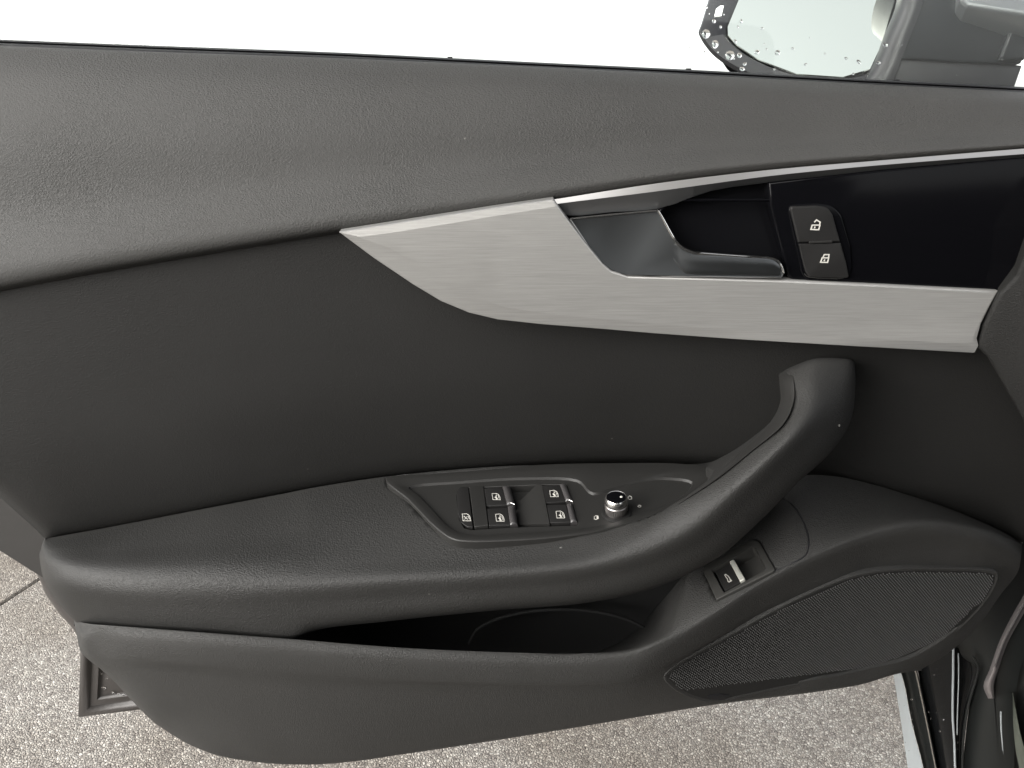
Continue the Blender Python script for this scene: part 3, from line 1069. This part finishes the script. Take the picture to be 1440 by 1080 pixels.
xx = lambda q: c3([(270 + u * 108, 563 + v * 94) for u, v in q])
strokes('child_lock_symbol', FF, [xx([(0, .05), (.1, .95), (1, .95), (.93, .5), (.8, .2), (.5, 0), (0, .05)]), xx([(.2, .3), (.66, .8)]), xx([(.25, .8), (.62, .35)]), xx([(.72, .32), (.86, .78)])], M_PRT, panel, wd=.0005, h=.0002)

# sloping wedge between the two switch pairs
wv = [FD.px(*p[:2], p[2]) for p in [(*c3([(1222, 184)])[0], .0006), (*c4([(160, 160)])[0], .0006), (*c4([(236, 546)])[0], .0006), (*c3([(1372, 690)])[0], .0002),
                                    (*c3([(1010, 392)])[0], -.0040), (*c3([(1000, 700)])[0], -.0050), (*c3([(900, 392)])[0], -.0065), (*c3([(975, 704)])[0], -.0066)]]
lo = [v - FD.n * .004 for v in wv]
Vw = wv + lo
Fw = [(0, 3, 2, 1), (0, 4, 5, 3), (4, 6, 7, 5), (0, 1, 9, 8), (0, 8, 12, 4), (3, 5, 13, 11), (2, 3, 11, 10), (1, 2, 10, 9)]
mesh('wedge', Vw, Fw, M_PAN, panel, angle=30)

# mirror adjusting knob
c4p = c4
kb = FD.uv(*c4([(912, 440)])[0])
RK = abs(FD.uv(*c4([(1030, 430)])[0])[0] - kb[0]) * 0.98


def lathe(name, fr, c, prof, mat_, parent, k=40, knurl=None, angle=35, loc=None):
    V, Fc = [], []
    for i, (r, h) in enumerate(prof):
        for j in range(k):
            a = 2 * math.pi * j / k
            rr = r
            if knurl and knurl[0] <= i <= knurl[1]:
                rr = r * (1 + (0.035 if j % 2 else -0.0))
            V.append(fr.at(c + np.array((math.cos(a), math.sin(a))) * rr, h))
    n = len(prof)
    for i in range(n - 1):
        for j in range(k):
            j2 = (j + 1) % k
            Fc.append((i * k + j, i * k + j2, (i + 1) * k + j2, (i + 1) * k + j))
    Fc.append(tuple((n - 1) * k + j for j in range(k)))
    return mesh(name, V, Fc, mat_, parent, angle=angle)


HK = .0155
lathe('knob_base', FD, kb, [(RK * 1.32, -.001), (RK * 1.30, .0006), (RK * 1.2, .0012), (RK * 1.08, .0012)], M_BTN, panel)
knob = lathe('mirror_knob', FD, kb, [(RK * .93, .001), (RK * .95, HK * .22), (RK * .97, HK * .24), (RK * .97, HK * .55), (RK * .93, HK * .58)], mat('knurled_metal', (.36, .34, .33), .35, 1.0), panel, k=80, knurl=(2, 3))
lathe('knob_collar', FD, kb, [(RK * .90, HK * .5), (RK * .93, HK * .58), (RK * 1.0, HK * .66), (RK * 1.0, HK * .80), (RK * .94, HK * .93), (RK * .86, HK), (RK * .82, HK * .985)], M_CHR, panel, k=48, angle=60)
lathe('knob_cap', FD, kb, [(RK * .84, HK * .95), (RK * .83, HK * .99), (RK * .6, HK * 1.01), (RK * .3, HK * 1.015)], M_GLO, panel, k=48)
FK = FD.up(HK * 1.0)
lathe('pointer_dot', FK, FK.uv(*c4([(962, 281)])[0]), [(.0011, -.0003), (.0011, .0004), (.0008, .0006)], M_PRT, panel, k=16)
strokes('mirror_symbol', FD, [c4([(1034, 300), (1030, 282), (1050, 270), (1066, 278), (1070, 302), (1040, 306)])], M_PRT, panel, wd=.0004, h=.0002)
strokes('mirror_symbol', FD, [c4([(690, 505), (688, 482), (708, 468), (728, 474), (732, 498), (712, 508), (690, 505)])], M_PRT, panel, wd=.0004, h=.0002, fills=[c4([(712, 472), (726, 476), (730, 497), (713, 505)])])
strokes('mirror_symbol', FD, [c4([(1130, 378), (1134, 368), (1150, 364), (1162, 370), (1160, 380), (1146, 384), (1130, 378)])], M_PRT, panel, wd=.0004, h=.0002)
strokes('mirror_symbol', FD, [c4([(1112, 482), (1122, 474), (1134, 476)])], M_PRT, panel, wd=.0005, h=.0002)

# --- tailgate switch on the pocket wall
bv_low = bvh_of(lower)
c5 = crop(960, 740, 9)
bz = c5([(262, 575, 7), (290, 515, 7), (600, 330), (870, 178, 8), (965, 195, 9), (1172, 555, 3), (1150, 580, 2), (432, 942, 2)])
FT = fit(bv_low, [(p[0] * .8 + 1040 * .2, p[1] * .8 + 805 * .2) for p in bz] + [(1040, 800), (1020, 810)], .0014)
for p in bz:
    q = bv_low.ray_cast(CAM, ray(p[0], p[1]).normalized())[0]
    if q:
        print('bz', [round(v) for v in p[:2]], 'trim above plane mm', round((q - FT.o).dot(FT.n) * 1000, 2))
print('tailgate frame n', FT.n)
dent(lower, FT, inset(outline(FT, bz), .0014), .018)
ob = c5([(372, 572, 2), (640, 415), (880, 268, 3), (935, 292, 5), (1060, 540, 5), (1035, 575, 3), (525, 856, 2)])
QB = outline(FT, ob)
tg = plate('tailgate_switch', FT, bz, fine_bump(mat('bezel_plastic', (.021, .0205, .019), .5, spec=.3), 1500, .00003), door, h=.0012, back=-.015, bev=.0008, hole=[(QB, 0), (inset(QB, .0005), -.0008), (inset(QB, .001), -.010)])
FTb = FT.up(-.0012)
plate('tailgate_button', FTb, c5([(413, 583, 1), (606, 478, 1), (735, 722, 1), (538, 832, 1)]), M_BTN, tg, h=.0012, back=-.009, bev=.0006)
plate('chrome_tip', FTb, c5([(598, 466, 2), (655, 437, 3), (800, 690, 2), (735, 722, 1)]), mat('tip_satin', (.62, .62, .56), .35, .6), tg, h=.0026, back=-.009, bev=.0008)
strokes('tailgate_symbol', FTb.up(.0012), [c5([(545, 610), (580, 635), (600, 668), (605, 695), (588, 708), (575, 700), (565, 665), (545, 640), (533, 618), (545, 610)]), c5([(590, 706), (620, 690), (603, 672)])], M_PRT, tg, wd=.0006, h=.0002)
# thin seam around the switch plate
sm = [(1099, 700), (1116, 712), (1130, 735), (1137, 760), (1134, 779), (1122, 788), (1085, 805)]
sp = []
for p in sm:
    q = bv_low.ray_cast(CAM, ray(*p).normalized())[0]
    if q:
        sp.append(q)
tube('seam', sp, .0006, M_RUB, door, k=6, seg=3)

# --- speaker grille
go = [(933, 950), (945, 937), (975, 919), (1030, 889), (1080, 861), (1145, 829), (1200, 808), (1255, 799), (1330, 798), (1393, 801), (1403, 806), (1396, 829), (1366, 868), (1324, 903), (1278, 929),
      (1195, 949), (1100, 967), (1040, 980), (1005, 987), (978, 983), (945, 967)]
FG = fit(bv_low, go, .0025)
print('grille n', FG.n)
QG = outline(FG, go, curve=True, k=4)
M_GRL = fine_bump(mat('grille_plastic', (0.0150, 0.0146, 0.0138), 0.55, spec=.25), 1500, 0.00003)
gr = stack('speaker_grille', FG, [(QG, -.006), (QG, .0006), (inset(QG, .0005), .0011), (inset(QG, .0014), .0011), (inset(QG, .0022), .0008), (inset(QG, .0036), .0004)], M_LOW, door, angle=50)
stack('grille_backing', FG, [(inset(QG, .0034), -.001), (inset(QG, .0036), .0006)], mat('grille_backing', (.0088, .0086, .0082), .7, spec=.2), gr)
plate('speaker_badge', FG, [(994, 977.5), (1012, 974, 3), (1027, 977, 2), (1016, 983, 2), (1001, 983, 2)], M_RUB, gr, h=.0012, back=-.001, bev=.0003)
QD = inset(QG, .0048)
dent(lower, FG, inset(QG, .0045), .006)


V, Fc = [], []
lo_, hi_ = QD.min(0), QD.max(0)
pu, pv = .00215, .0025
iy = 0
v_ = lo_[1]
ca, sa = math.cos(math.radians(18)), math.sin(math.radians(18))
cutl = [FG.uv(940, 962), FG.uv(960, 970), FG.uv(1230, 936), FG.uv(1320, 900), FG.uv(1372, 850)]
for iy in range(-90, 90):
    for ix in range(-130, 130):
        u0, v0 = (ix + (0.5 if iy % 2 else 0)) * pu, iy * pv
        q = np.array((u0 * ca - v0 * sa, u0 * sa + v0 * ca)) + (lo_ + hi_) / 2
        if not (lo_[0] < q[0] < hi_[0] and lo_[1] < q[1] < hi_[1]) or not inside(q, QD):
            continue
        if q[1] < np.interp(q[0], [c_[0] for c_ in cutl], [c_[1] for c_ in cutl]):
            continue
        n = len(V)
        a_ = .00088
        for du, dv in ((-1, 0), (0, -1.1), (1, 0), (0, 1.1)):
            V.append(FG.at(q + np.array((du, dv)) * a_, .0004))
        for du, dv in ((-1, 0), (0, -1.1), (1, 0), (0, 1.1)):
            V.append(FG.at(q + np.array((du, dv)) * a_ * .5, .0015))
        for k in range(4):
            j = (k + 1) % 4
            Fc.append((n + k, n + j, n + 4 + j, n + 4 + k))
        Fc.append((n + 4, n + 5, n + 6, n + 7))
print('grille dots', len(V) // 8)
gd = mesh('grille_mesh', V, Fc, M_GRL, gr, smooth=False)
gd['kind'] = 'stuff'

# --- belt seal, window pane
sx = [-80, 0, 240, 480, 720, 970, 1200, 1440, 1540]
SLT = [(-80, 52), (0, 55.5), (240, 65), (480, 74), (720, 86), (970, 98), (1200, 110.5), (1440, 122.5), (1540, 128)]
seal = []
for x in sx:
    a = interp(SLT, x, 1)
    seal.append([(x, a + 14, .645), (x, a + 1.5, .645), (x, a, .640), (x, a + .3, .632), (x, a + 2.5, .626), (x, a + 4.5, .628), (x, a + 6, .620), (x, a + 9, .618), (x, a + 14, .618)])
seal_o = loft('window_seal', seal, M_RUB, door, kx=3, ky=3)
for x in (633, 968, 1260):
    V, Fc = box_vf(P(x, interp(SLT, x, 1) + .5, .636), (.0035, .004, .0022))
    mesh('seal_clip', V, Fc, M_RUB, door, smooth=False)
A, B = P(-400, 60 - 14, .655), P(1900, 145, .655)
Vp = []
for y in (.655, .6588):
    Vp += [P(-500, 110, y), P(1440, 160, y), P(1500, -300, y), P(-500, -300, y)]
pane = mesh('window_glass', Vp, [(0, 1, 2, 3), (7, 6, 5, 4), (0, 4, 5, 1), (1, 5, 6, 2), (2, 6, 7, 3), (3, 7, 4, 0)], M_WIN, door, smooth=False)

# rain drops on the pane
bmd = bmesh.new()
bmesh.ops.create_uvsphere(bmd, u_segments=14, v_segments=8, radius=1)
dm = bpy.data.meshes.new('water_drop')
bmd.to_mesh(dm)
bmd.free()
dm.polygons.foreach_set('use_smooth', [True] * len(dm.polygons))
dm.materials.append(M_WAT)


def drop(px, py, r, Y, parent, ax=1.0, rot=0.0, depth=.45):
    o = bpy.data.objects.new('water_drop', dm)
    C.objects.link(o)
    o.parent = parent
    k = Y / math.cos(PITCH) / FPX
    o.location = P(px, py, Y) - parent_base(parent)
    o.scale = (r * k * ax, r * k * depth, r * k)
    o.rotation_euler = (0, math.radians(rot), 0)


cm = crop(960, 0, 4.5)
for x, y, r, ax, rot in ((147, 215, 23, 1, 20), (205, 278, 21, .85, 20), (298, 350, 25, 1.05, 20), (358, 350, 14, 1, 30), (392, 405, 9, 1.1, 0), (376, 435, 12, 1.2, -20), (197, 133, 9, 1.2, -30), (240, 170, 8, .8, 10),
                         (150, 47, 7, 1, 0), (167, 87, 4, 1, 0), (260, 92, 4.5, 1, 0), (332, 262, 10, .8, 30), (580, 438, 6, 1, 0), (370, 135, 11, .6, 10), (350, 170, 7, .6, 20), (470, 330, 11, 1.3, 10), (600, 333, 13, 1, 0),
                         (530, 312, 5, 1.2, 30), (697, 308, 6, 1.6, -20), (777, 408, 6, 1.5, 20), (1035, 370, 6, 1.8, -30), (1115, 392, 8, 1.9, -40), (1282, 283, 9, 1.6, -30), (1237, 397, 8, 1.4, -20), (1080, 468, 6, 1, 0),
                         (45, 305, 6, .8, 0), (138, 330, 7, .8, 0), (325, 372, 5, 1, 0), (222, 330, 5, 1, 0), (500, 180, 6, 1.5, 20), (805, 240, 5, .6, 20), (900, 340, 6, .6, 30), (515, 280, 5, .6, 0)):
    drop(960 + x / 4.5, y / 4.5, r / 4.5 * 1.05, .6545, pane, ax, -rot)

# --- exterior mirror
FM = Frame(P(1130, 50, .82), (-.30, -1, .62))
mo = [(1015, -120), (1000, -20), (995, 0), (985.5, 32), (982, 42), (984.5, 49), (991, 60), (1006, 77), (1045, 101), (1100, 118), (1260, 125), (1290, 60), (1310, -120)]
mg = [(1062, -110), (1046, -20), (1037, 5), (1026, 28), (1023, 38), (1022.8, 44), (1023.8, 50), (1036, 64), (1066, 84), (1120, 104), (1185, 108.5), (1238, 92), (1264, -110)]
QMo = outline_n(FM, mo, k=4)
QMg = outline_n(FM, mg, k=4)
if area(QMo) < 0:
    QMo, QMg = QMo[::-1], QMg[::-1]
QMo2, QMg2 = QMo, QMg
mirror = stack('side_mirror', FM, [(inset(QMo, .050), -.085), (inset(QMo, .030), -.062), (inset(QMo, .010), -.022), (QMo, -.004), (inset(QMo, .002), 0), (QMo + (QMg - QMo) * .85, .001), (QMg, -.003), (inset(QMg, .001), -.008)], M_MIR, door, angle=50)
# mirror glass, tilted towards the sky behind the viewer
cg = FM.px(1135, 20, -.004)
nrm = Vector((-.36, -.88, .28)).normalized()
FMg = Frame(cg, nrm)
mgl = [(1061, -112), (1046, -20), (1036, 5), (1022.5, 38), (1023, 50), (1036, 64.5), (1066, 85), (1120, 105), (1185, 109.5), (1224, 98), (1241, 62), (1250, 30), (1262, -10), (1275, -112)]
QQ = outline(FM, mgl)
# lay the glass on a shallow tilted plane just in front of its recess
V, Fc = [], []
FMt = FM.up(-.0015)
QQ = outline(FMt, mgl)
stack('mirror_glass', FMt, [(QQ, -.004), (QQ, 0), (inset(QQ, .0006), .0006)], M_MGL, mirror, angle=20)
# stalk between mirror and door
ms = [
    [(1262, -60, .84), (1250, -60, .80), (1262, -60, .775), (1290, -60, .765), (1305, -60, .765)],
    [(1280, 0, .84), (1261, 0, .80), (1268, 0, .775), (1286, 0, .765), (1299, 0, .763)],
    [(1262, 50, .84), (1243, 50, .80), (1250, 50, .775), (1268, 50, .765), (1281, 50, .763)],
    [(1245, 90, .84), (1227, 90, .80), (1234, 90, .775), (1254, 90, .765), (1265, 90, .763)],
    [(1225, 118, .84), (1205, 118, .80), (1214, 118, .775), (1240, 118, .765), (1255, 118, .763)],
    [(1215, 130, .84), (1185, 130, .80), (1200, 130, .775), (1236, 130, .765), (1250, 130, .763)]]
loft('mirror_rim', ms, M_MIR, mirror, kx=4, ky=4)
FMp = plane3((1300, 60, .762), (1430, 70, .745), (1300, 0, .766))
plate('mirror_arm', FMp, [(1312, -80), (1298.5, 0), (1266, 82.5, 1), (1340, 87), (1400, 89.5), (1437, 90, 5), (1442, 40), (1448, 0), (1450, -80)], M_MPN, mirror, h=0, back=-.06, bev=.002)
plate('mirror_foot', FMp.up(-.0045), [(1266, 80), (1262, 90), (1250, 130), (1424, 140), (1428, 120, 4), (1438, 92, 2), (1400, 88)], M_MIR, mirror, h=0, back=-.06, bev=.002)
plate('mirror_arm_panel', FMp.up(.001), [(1402, 86, 1), (1418, 40, 4), (1428, 24, 4), (1446, 24), (1440, 86, 6)], M_MPN, mirror, h=.004, back=-.01, bev=.003)
FMc = plane3((1350, 0, .745), (1440, 10, .725), (1380, -60, .76))
plate('mirror_cap', FMc, [(1348, -80), (1350, 0, 4), (1360, 8, 6), (1440, 21), (1480, 28), (1480, -80)], mat('mirror_cap_paint', (.16, .165, .17), .3, .4, coat=.6), mirror, h=0, back=-.05, bev=.004)
# small indicator window in the mirror frame
plate('indicator', FM.up(.0015), [(1012.5, 8.5, 1), (1018, 8, 1), (1014.5, 23, 1), (1004.5, 23.5, 1.5), (1007, 13, 1)], mat('indicator_lens', (.9, .9, .88), .3), mirror, h=.0006, back=-.002, bev=.0003)
for x, y, r in ((1347, 107, 3), (1389, 104, 2.5), (1384, 116, 2.5), (1430, 100, 3), (1428, 24, 2), (1395, 35, 1.5), (1268, 62, 1.6)):
    drop(x, y, r, .757, mirror)

# --- door shell behind the trim
FSh = plane3((100, 800, .640), (900, 300, .640), (100, 300, .640))
plate('door_shell', FSh, [(-160, 60), (-160, 690), (-40, 752), (0, 777), (57, 813, 3), (90, 836, 10), (116, 872), (250, 990), (420, 1040), (560, 1035), (1000, 965), (1280, 925), (1350, 880), (1415, 790), (1440, 740), (1560, 740), (1560, 138), (1440, 131), (1200, 119), (970, 106), (480, 84), (0, 66)],
      M_SHE, door, h=0, back=-.05, bev=.003)
# rear edge moulding with rubber lip
em = [[(40, 800, .70), (52, 806, .66), (62, 812, .655), (80, 820, .65)],
      [(52, 818, .70), (60, 822, .665), (76, 822, .658), (96, 836, .65)],
      [(56, 832, .70), (66, 836, .668), (84, 838, .66), (104, 850, .65)],
      [(74, 857, .70), (84, 862, .67), (98, 862, .662), (116, 868, .65)],
      [(92, 880, .70), (103, 884, .672), (112, 880, .664), (130, 880, .65)],
      [(104, 900, .70), (113, 902, .674), (122, 896, .664), (140, 895, .65)]]
em = [[(x, y, Y) for x, y, Y in r[1:]] for r in em]
em = [[(r[0][0] + 2, r[0][1], r[0][2] + .03)] + r for r in em]
loft('edge_moulding', em, fine_bump(mat('edge_moulding', (.030, .027, .026), .4), 80, .0006), door, kx=4, ky=4)
# lower rear corner of the shell: flanged steel with a pressed recess
FCn = plane3((120, 950, .700), (250, 990, .700), (150, 900, .700))
cor_o = [(112, 840), (110, 950), (108, 1011), (112, 1011.5), (160, 1004), (250, 992), (420, 968), (420, 880), (300, 800)]
M_COR = fine_bump(mat('corner_steel', (.026, .023, .021), .5, .1), 55, .0008)
Qc = outline(FCn, [(112, 820), (110.5, 940, 0), (108, 1011), (195, 1000), (420, 968), (420, 820)])
rg = [(Qc, -.02), (inset(Qc, .0005), -.002), (inset(Qc, .002), .0), (inset(Qc, .007), .001), (inset(Qc, .0105), -.001), (inset(Qc, .0116), -.0035), (inset(Qc, .0135), -.004), (inset(Qc, .018), -.003), (inset(Qc, .0205), -.0028), (inset(Qc, .0225), -.006), (inset(Qc, .026), -.0062), (inset(Qc, .030), -.0045), (inset(Qc, .034), -.004)]
stack('shell_corner', FCn, rg, M_COR, door, angle=60)
for p in ((146, 968, 3.2), (158, 974, 2.2), (166, 976, 2.0), (174, 977, 2.4), (150, 955, 1.8), (141, 936, 1.6), (143, 948, 1.4), (182, 978, 1.8)):
    drop(p[0], p[1], p[2] * .9, .704, door, 1.4)

# ------------------------------------------------------------ car body beyond the door (lower right)
body = empty('parked_car', (0.62, 0.74, 0), 'dark wet car body beside the door hinge, with sill edge coloured as a sky reflection and rubber door seal', 'car')
c7 = crop(1200, 860, 4.908)


def strip(name, L_, R_, YL, YR, mt, bulge=0.0, n=6, under=.03):
    """vertical strip between two px polylines (matched), gently crowned"""
    rows = []
    if L_[-1][1] > 1100:        # carry it on down towards the sill
        L_ = list(L_) + [(L_[-1][0] + (L_[-1][0] - L_[-2][0]) * k, L_[-1][1] + (L_[-1][1] - L_[-2][1]) * k) for k in (1.5, 3.5)]
        R_ = list(R_) + [(R_[-1][0] + (R_[-1][0] - R_[-2][0]) * k, R_[-1][1] + (R_[-1][1] - R_[-2][1]) * k) for k in (1.5, 3.5)]
    for (a, b) in zip(L_, R_):
        r = [(a[0] + .5, a[1], YL + under)]
        for k in range(n + 1):
            s = k / n
            r.append((a[0] + (b[0] - a[0]) * s, a[1] + (b[1] - a[1]) * s, YL + (YR - YL) * s - bulge * math.sin(math.pi * s)))
        r.append((b[0] - .5, b[1], YR + under))
        rows.append(r)
    return loft(name, rows, mt, body, kx=3, ky=4, sharp_j=(1, n + 1))


e1 = c7([(262, 350), (285, 485), (330, 770), (375, 1080), (420, 1400)])
e2 = c7([(300, 350), (345, 480), (400, 660), (452, 900), (482, 1080), (530, 1400)])
e2m = c7([(300, 350), (345, 480), (400, 760), (482, 1080), (530, 1400)])
e3 = c7([(405, 350), (428, 440), (490, 730), (560, 1080), (620, 1400)])
e4 = c7([(425, 350), (447, 432), (509, 722), (580, 1080), (640, 1400)])
strip('outer_panel_edge', e1, e2m, .780, .760, M_REF, .002)  # pale colour stands in for sky reflected along this edge
strip('sill_flank', [(p[0] + .6, p[1]) for p in e2m], e3, .765, .755, M_PNT, -.006)
strip('chrome_strip', e3, e4, .752, .752, M_CHR, .0022, under=.012)
pil_l = c7([(425, 250), (447, 420), (509, 722), (580, 1080), (640, 1400)])
pil_m = c7([(670, 250), (690, 420), (686, 722), (702, 1080), (715, 1400)])
strip('hinge_pillar', pil_l, pil_m, .765, .735, M_JAM, .004)
pil_r = c7([(830, 250), (866, 420), (782, 722), (752, 1080), (745, 1400)])
pil_rr = c7([(1010, 250), (930, 420), (900, 722), (880, 1080), (880, 1400)])
strip('pillar_fold', [(p[0] - 1, p[1]) for p in pil_m], pil_r, .737, .742, M_JAM, -.008)
big_l = c7([(560, -900), (620, -400), (700, 250), (830, 400), (790, 722), (755, 1080), (745, 1400)])
big_r = c7([(1500, -900), (1400, -400), (1300, 0), (1150, 400), (1120, 722), (1110, 1080), (1110, 1400)])
strip('front_wing', big_l, big_r, .748, .720, M_PNT, .008, n=8)
# added beads standing in for narrow reflections on the wet paint
for nm, pts, r, mt in (('pillar_reflection', [(690, 250), (689, 420), (686, 722), (697, 900), (703, 1080), (715, 1400)], .0013, M_REF),
                       ('pillar_reflection', [(724, 290), (727, 420), (718, 722), (716, 850)], .0006, M_REF),
                       ('pillar_reflection', [(830, 310), (862, 385), (850, 450), (790, 660), (758, 900), (752, 1080), (748, 1400)], .0014, M_PNT)):
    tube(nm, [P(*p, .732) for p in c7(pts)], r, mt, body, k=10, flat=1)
# rubber door seal sweeping up to the right
s_l = c7([(1260, -330), (1178, -120), (1110, 0), (1010, 200), (940, 400), (898, 510), (930, 600), (950, 720), (955, 900), (958, 1080), (960, 1400)])
s_r = c7([(1330, -330), (1250, -120), (1178, 10), (1065, 215), (1000, 400), (970, 500), (975, 600), (985, 720), (1000, 900), (1012, 1080), (1030, 1400)])
M_SEAL = mat('seal_grey_rubber', (.10, .09, .088), .4)
strip('door_seal', s_l[:7], s_r[:7], .715, .708, M_SEAL, .006)
m1 = c7([(1300, -330), (1214, -120), (1143, 10), (1040, 210), (975, 385)])
m2 = c7([(1312, -330), (1228, -120), (1158, 10), (1050, 212), (988, 385)])
strip('seal_groove', [(p[0] - 1.2, p[1]) for p in m1], m2, .7005, .7000, mat('seal_dark', (.035, .032, .032), .5), .001, under=.004)
strip('dark_channel', [(p[0] - 1, p[1]) for p in s_r], c7([(1700, -330), (1500, -120), (1400, 10), (1200, 215), (1090, 400), (1060, 500), (1050, 600), (1045, 720), (1045, 900), (1050, 1080), (1060, 1400)]), .722, .730, M_RUB, -.006)
f_l = c7([(1700, -330), (1500, -120), (1400, 10), (1200, 215), (1090, 400), (1060, 500), (1050, 600), (1045, 720), (1045, 900), (1050, 1080), (1060, 1400)])
f_r = c7([(2200, -330), (2100, -120), (2000, 10), (1800, 215), (1600, 400), (1500, 500), (1400, 600), (1400, 720), (1400, 900), (1500, 1080), (1500, 1400)])
strip('wing_inner', [(p[0] - 1, p[1]) for p in f_l], f_r, .735, .66, M_PNT, -.02, n=8)
tube('wing_reflection', [P(*p, .722) for p in c7([(1018, 690), (1020, 800), (1030, 950), (1045, 1080), (1075, 1400)])], .0010, M_REF, body, k=8)  # pale bead drawn in place of a thin reflection line
strip('wing_fold', c7([(1098, 560), (1102, 700), (1105, 800), (1120, 950), (1145, 1080), (1200, 1400)]), c7([(1102, 560), (1125, 700), (1150, 830), (1185, 960), (1230, 1080), (1300, 1400)]), .712, .705, mat('wing_fold_paint', (.05, .055, .045), .35), .001, under=.01)
for x, y, r in ((557, 438, 7), (607, 487, 5), (620, 748, 9), (597, 828, 9), (651, 926, 8), (684, 660, 9), (684, 748, 9), (520, 697, 6), (403, 607, 8), (398, 655, 5), (402, 700, 6), (405, 745, 5), (412, 790, 5), (686, 552, 6), (725, 350, 5), (655, 1075, 6), (575, 700, 5),
                (722, 905, 7), (720, 950, 7), (360, 905, 4), (385, 960, 4), (352, 650, 3), (318, 640, 3), (632, 612, 4), (535, 740, 5)):
    p = c7([(x, y)])[0]
    drop(p[0], p[1], r / 4.908, .742 if x > 440 else .757, body, 1, 0, .6)

# the rest of the car side: sill, pillar, seats, roof, rear door (behind the camera)
CAR_A = math.radians(47)
D_ = Vector((-math.cos(CAR_A), -math.sin(CAR_A), 0))
N_ = Vector((math.sin(CAR_A), -math.cos(CAR_A), 0))
H_ = Vector((.80, .62, 0))
RB = Matrix((( D_.x, N_.x, 0), (D_.y, N_.y, 0), (0, 0, 1)))


def cbox(name, s, n, z, mt, bev=.03):
    bm = bmesh.new()
    bmesh.ops.create_cube(bm, size=1)
    bmesh.ops.scale(bm, vec=(s[1] - s[0], n[1] - n[0], z[1] - z[0]), verts=bm.verts)
    if bev:
        bmesh.ops.bevel(bm, geom=bm.edges[:] + bm.verts[:], offset=bev, segments=4, profile=.5, affect='EDGES')
    c = H_ + D_ * ((s[0] + s[1]) / 2) + N_ * ((n[0] + n[1]) / 2) + Vector((0, 0, (z[0] + z[1]) / 2))
    V = [RB @ v.co + c for v in bm.verts]
    Fc = [tuple(v.index for v in f.verts) for f in bm.faces]
    bm.free()
    return mesh(name, V, Fc, mt, body)


cbox('sill', (.12, 1.25), (.0, .16), (.22, .36), M_PNT)
cbox('cabin_floor', (.1, 2.4), (.16, 1.6), (.24, .30), M_CAB, 0)
cbox('seat_cushion', (.55, 1.10), (.22, .72), (.34, .58), M_CAB, .06)
cbox('seat_backrest', (1.02, 1.24), (.22, .72), (.50, 1.15), M_CAB, .06)
cbox('dashboard', (-.35, .15), (.35, 1.5), (.45, .92), M_CAB, .06)
cbox('centre_console', (.2, 1.2), (.80, 1.0), (.3, .62), M_CAB, .04)
cbox('far_door', (-.2, 2.4), (1.55, 1.62), (.3, .98), M_CAB, 0)
cbox('centre_pillar', (1.22, 1.36), (.0, .12), (.3, 1.40), M_PNT, .03)
cbox('rear_door', (1.36, 2.3), (-.02, .12), (.28, 1.0), M_PNT, .03)
cbox('rear_quarter', (2.3, 3.4), (-.02, 1.6), (.28, 1.02), M_PNT, .05)
cbox('roof', (.72, 2.9), (-.02, 1.45), (1.38, 1.43), M_PNT, .02)
cbox('roof_lining', (.75, 2.85), (.0, 1.42), (1.355, 1.379), M_CAB, .0)

# ------------------------------------------------------------ lint on the trim
for (px, py, r, lab) in ((789, 769.5, 3.2, 'tiny white fleck of lint on the armrest edge below the window switches'), (1179.5, 598, 3.0, 'tiny white fleck of lint on the curved grab handle')):
    q = bv_arm.ray_cast(CAM, ray(px, py).normalized())[0]
    V, Fc = [], []
    for k in range(3):
        a = random.uniform(0, 3.1)
        d = Vector((math.cos(a), -.1, math.sin(a) * .6)) * (r * .00045)
        e = Vector((-math.sin(a) * .6, -.4, math.cos(a))).normalized() * .00025
        c = q + Vector((random.uniform(-1, 1) * .0007, -.0004, random.uniform(-1, 1) * .0004))
        n = len(V)
        V += [c - d, c - d * .2 + e, c + d, c + d * .1 - e, c + Vector((0, -.0006, .0003))]
        Fc += [(n, n + 1, n + 4), (n + 1, n + 2, n + 4), (n + 2, n + 3, n + 4), (n + 3, n, n + 4)]
    o = mesh('lint', V, Fc, M_LNT, None, base=q)
    o['label'] = lab
    o['category'] = 'lint'

S.cycles.use_denoising = True
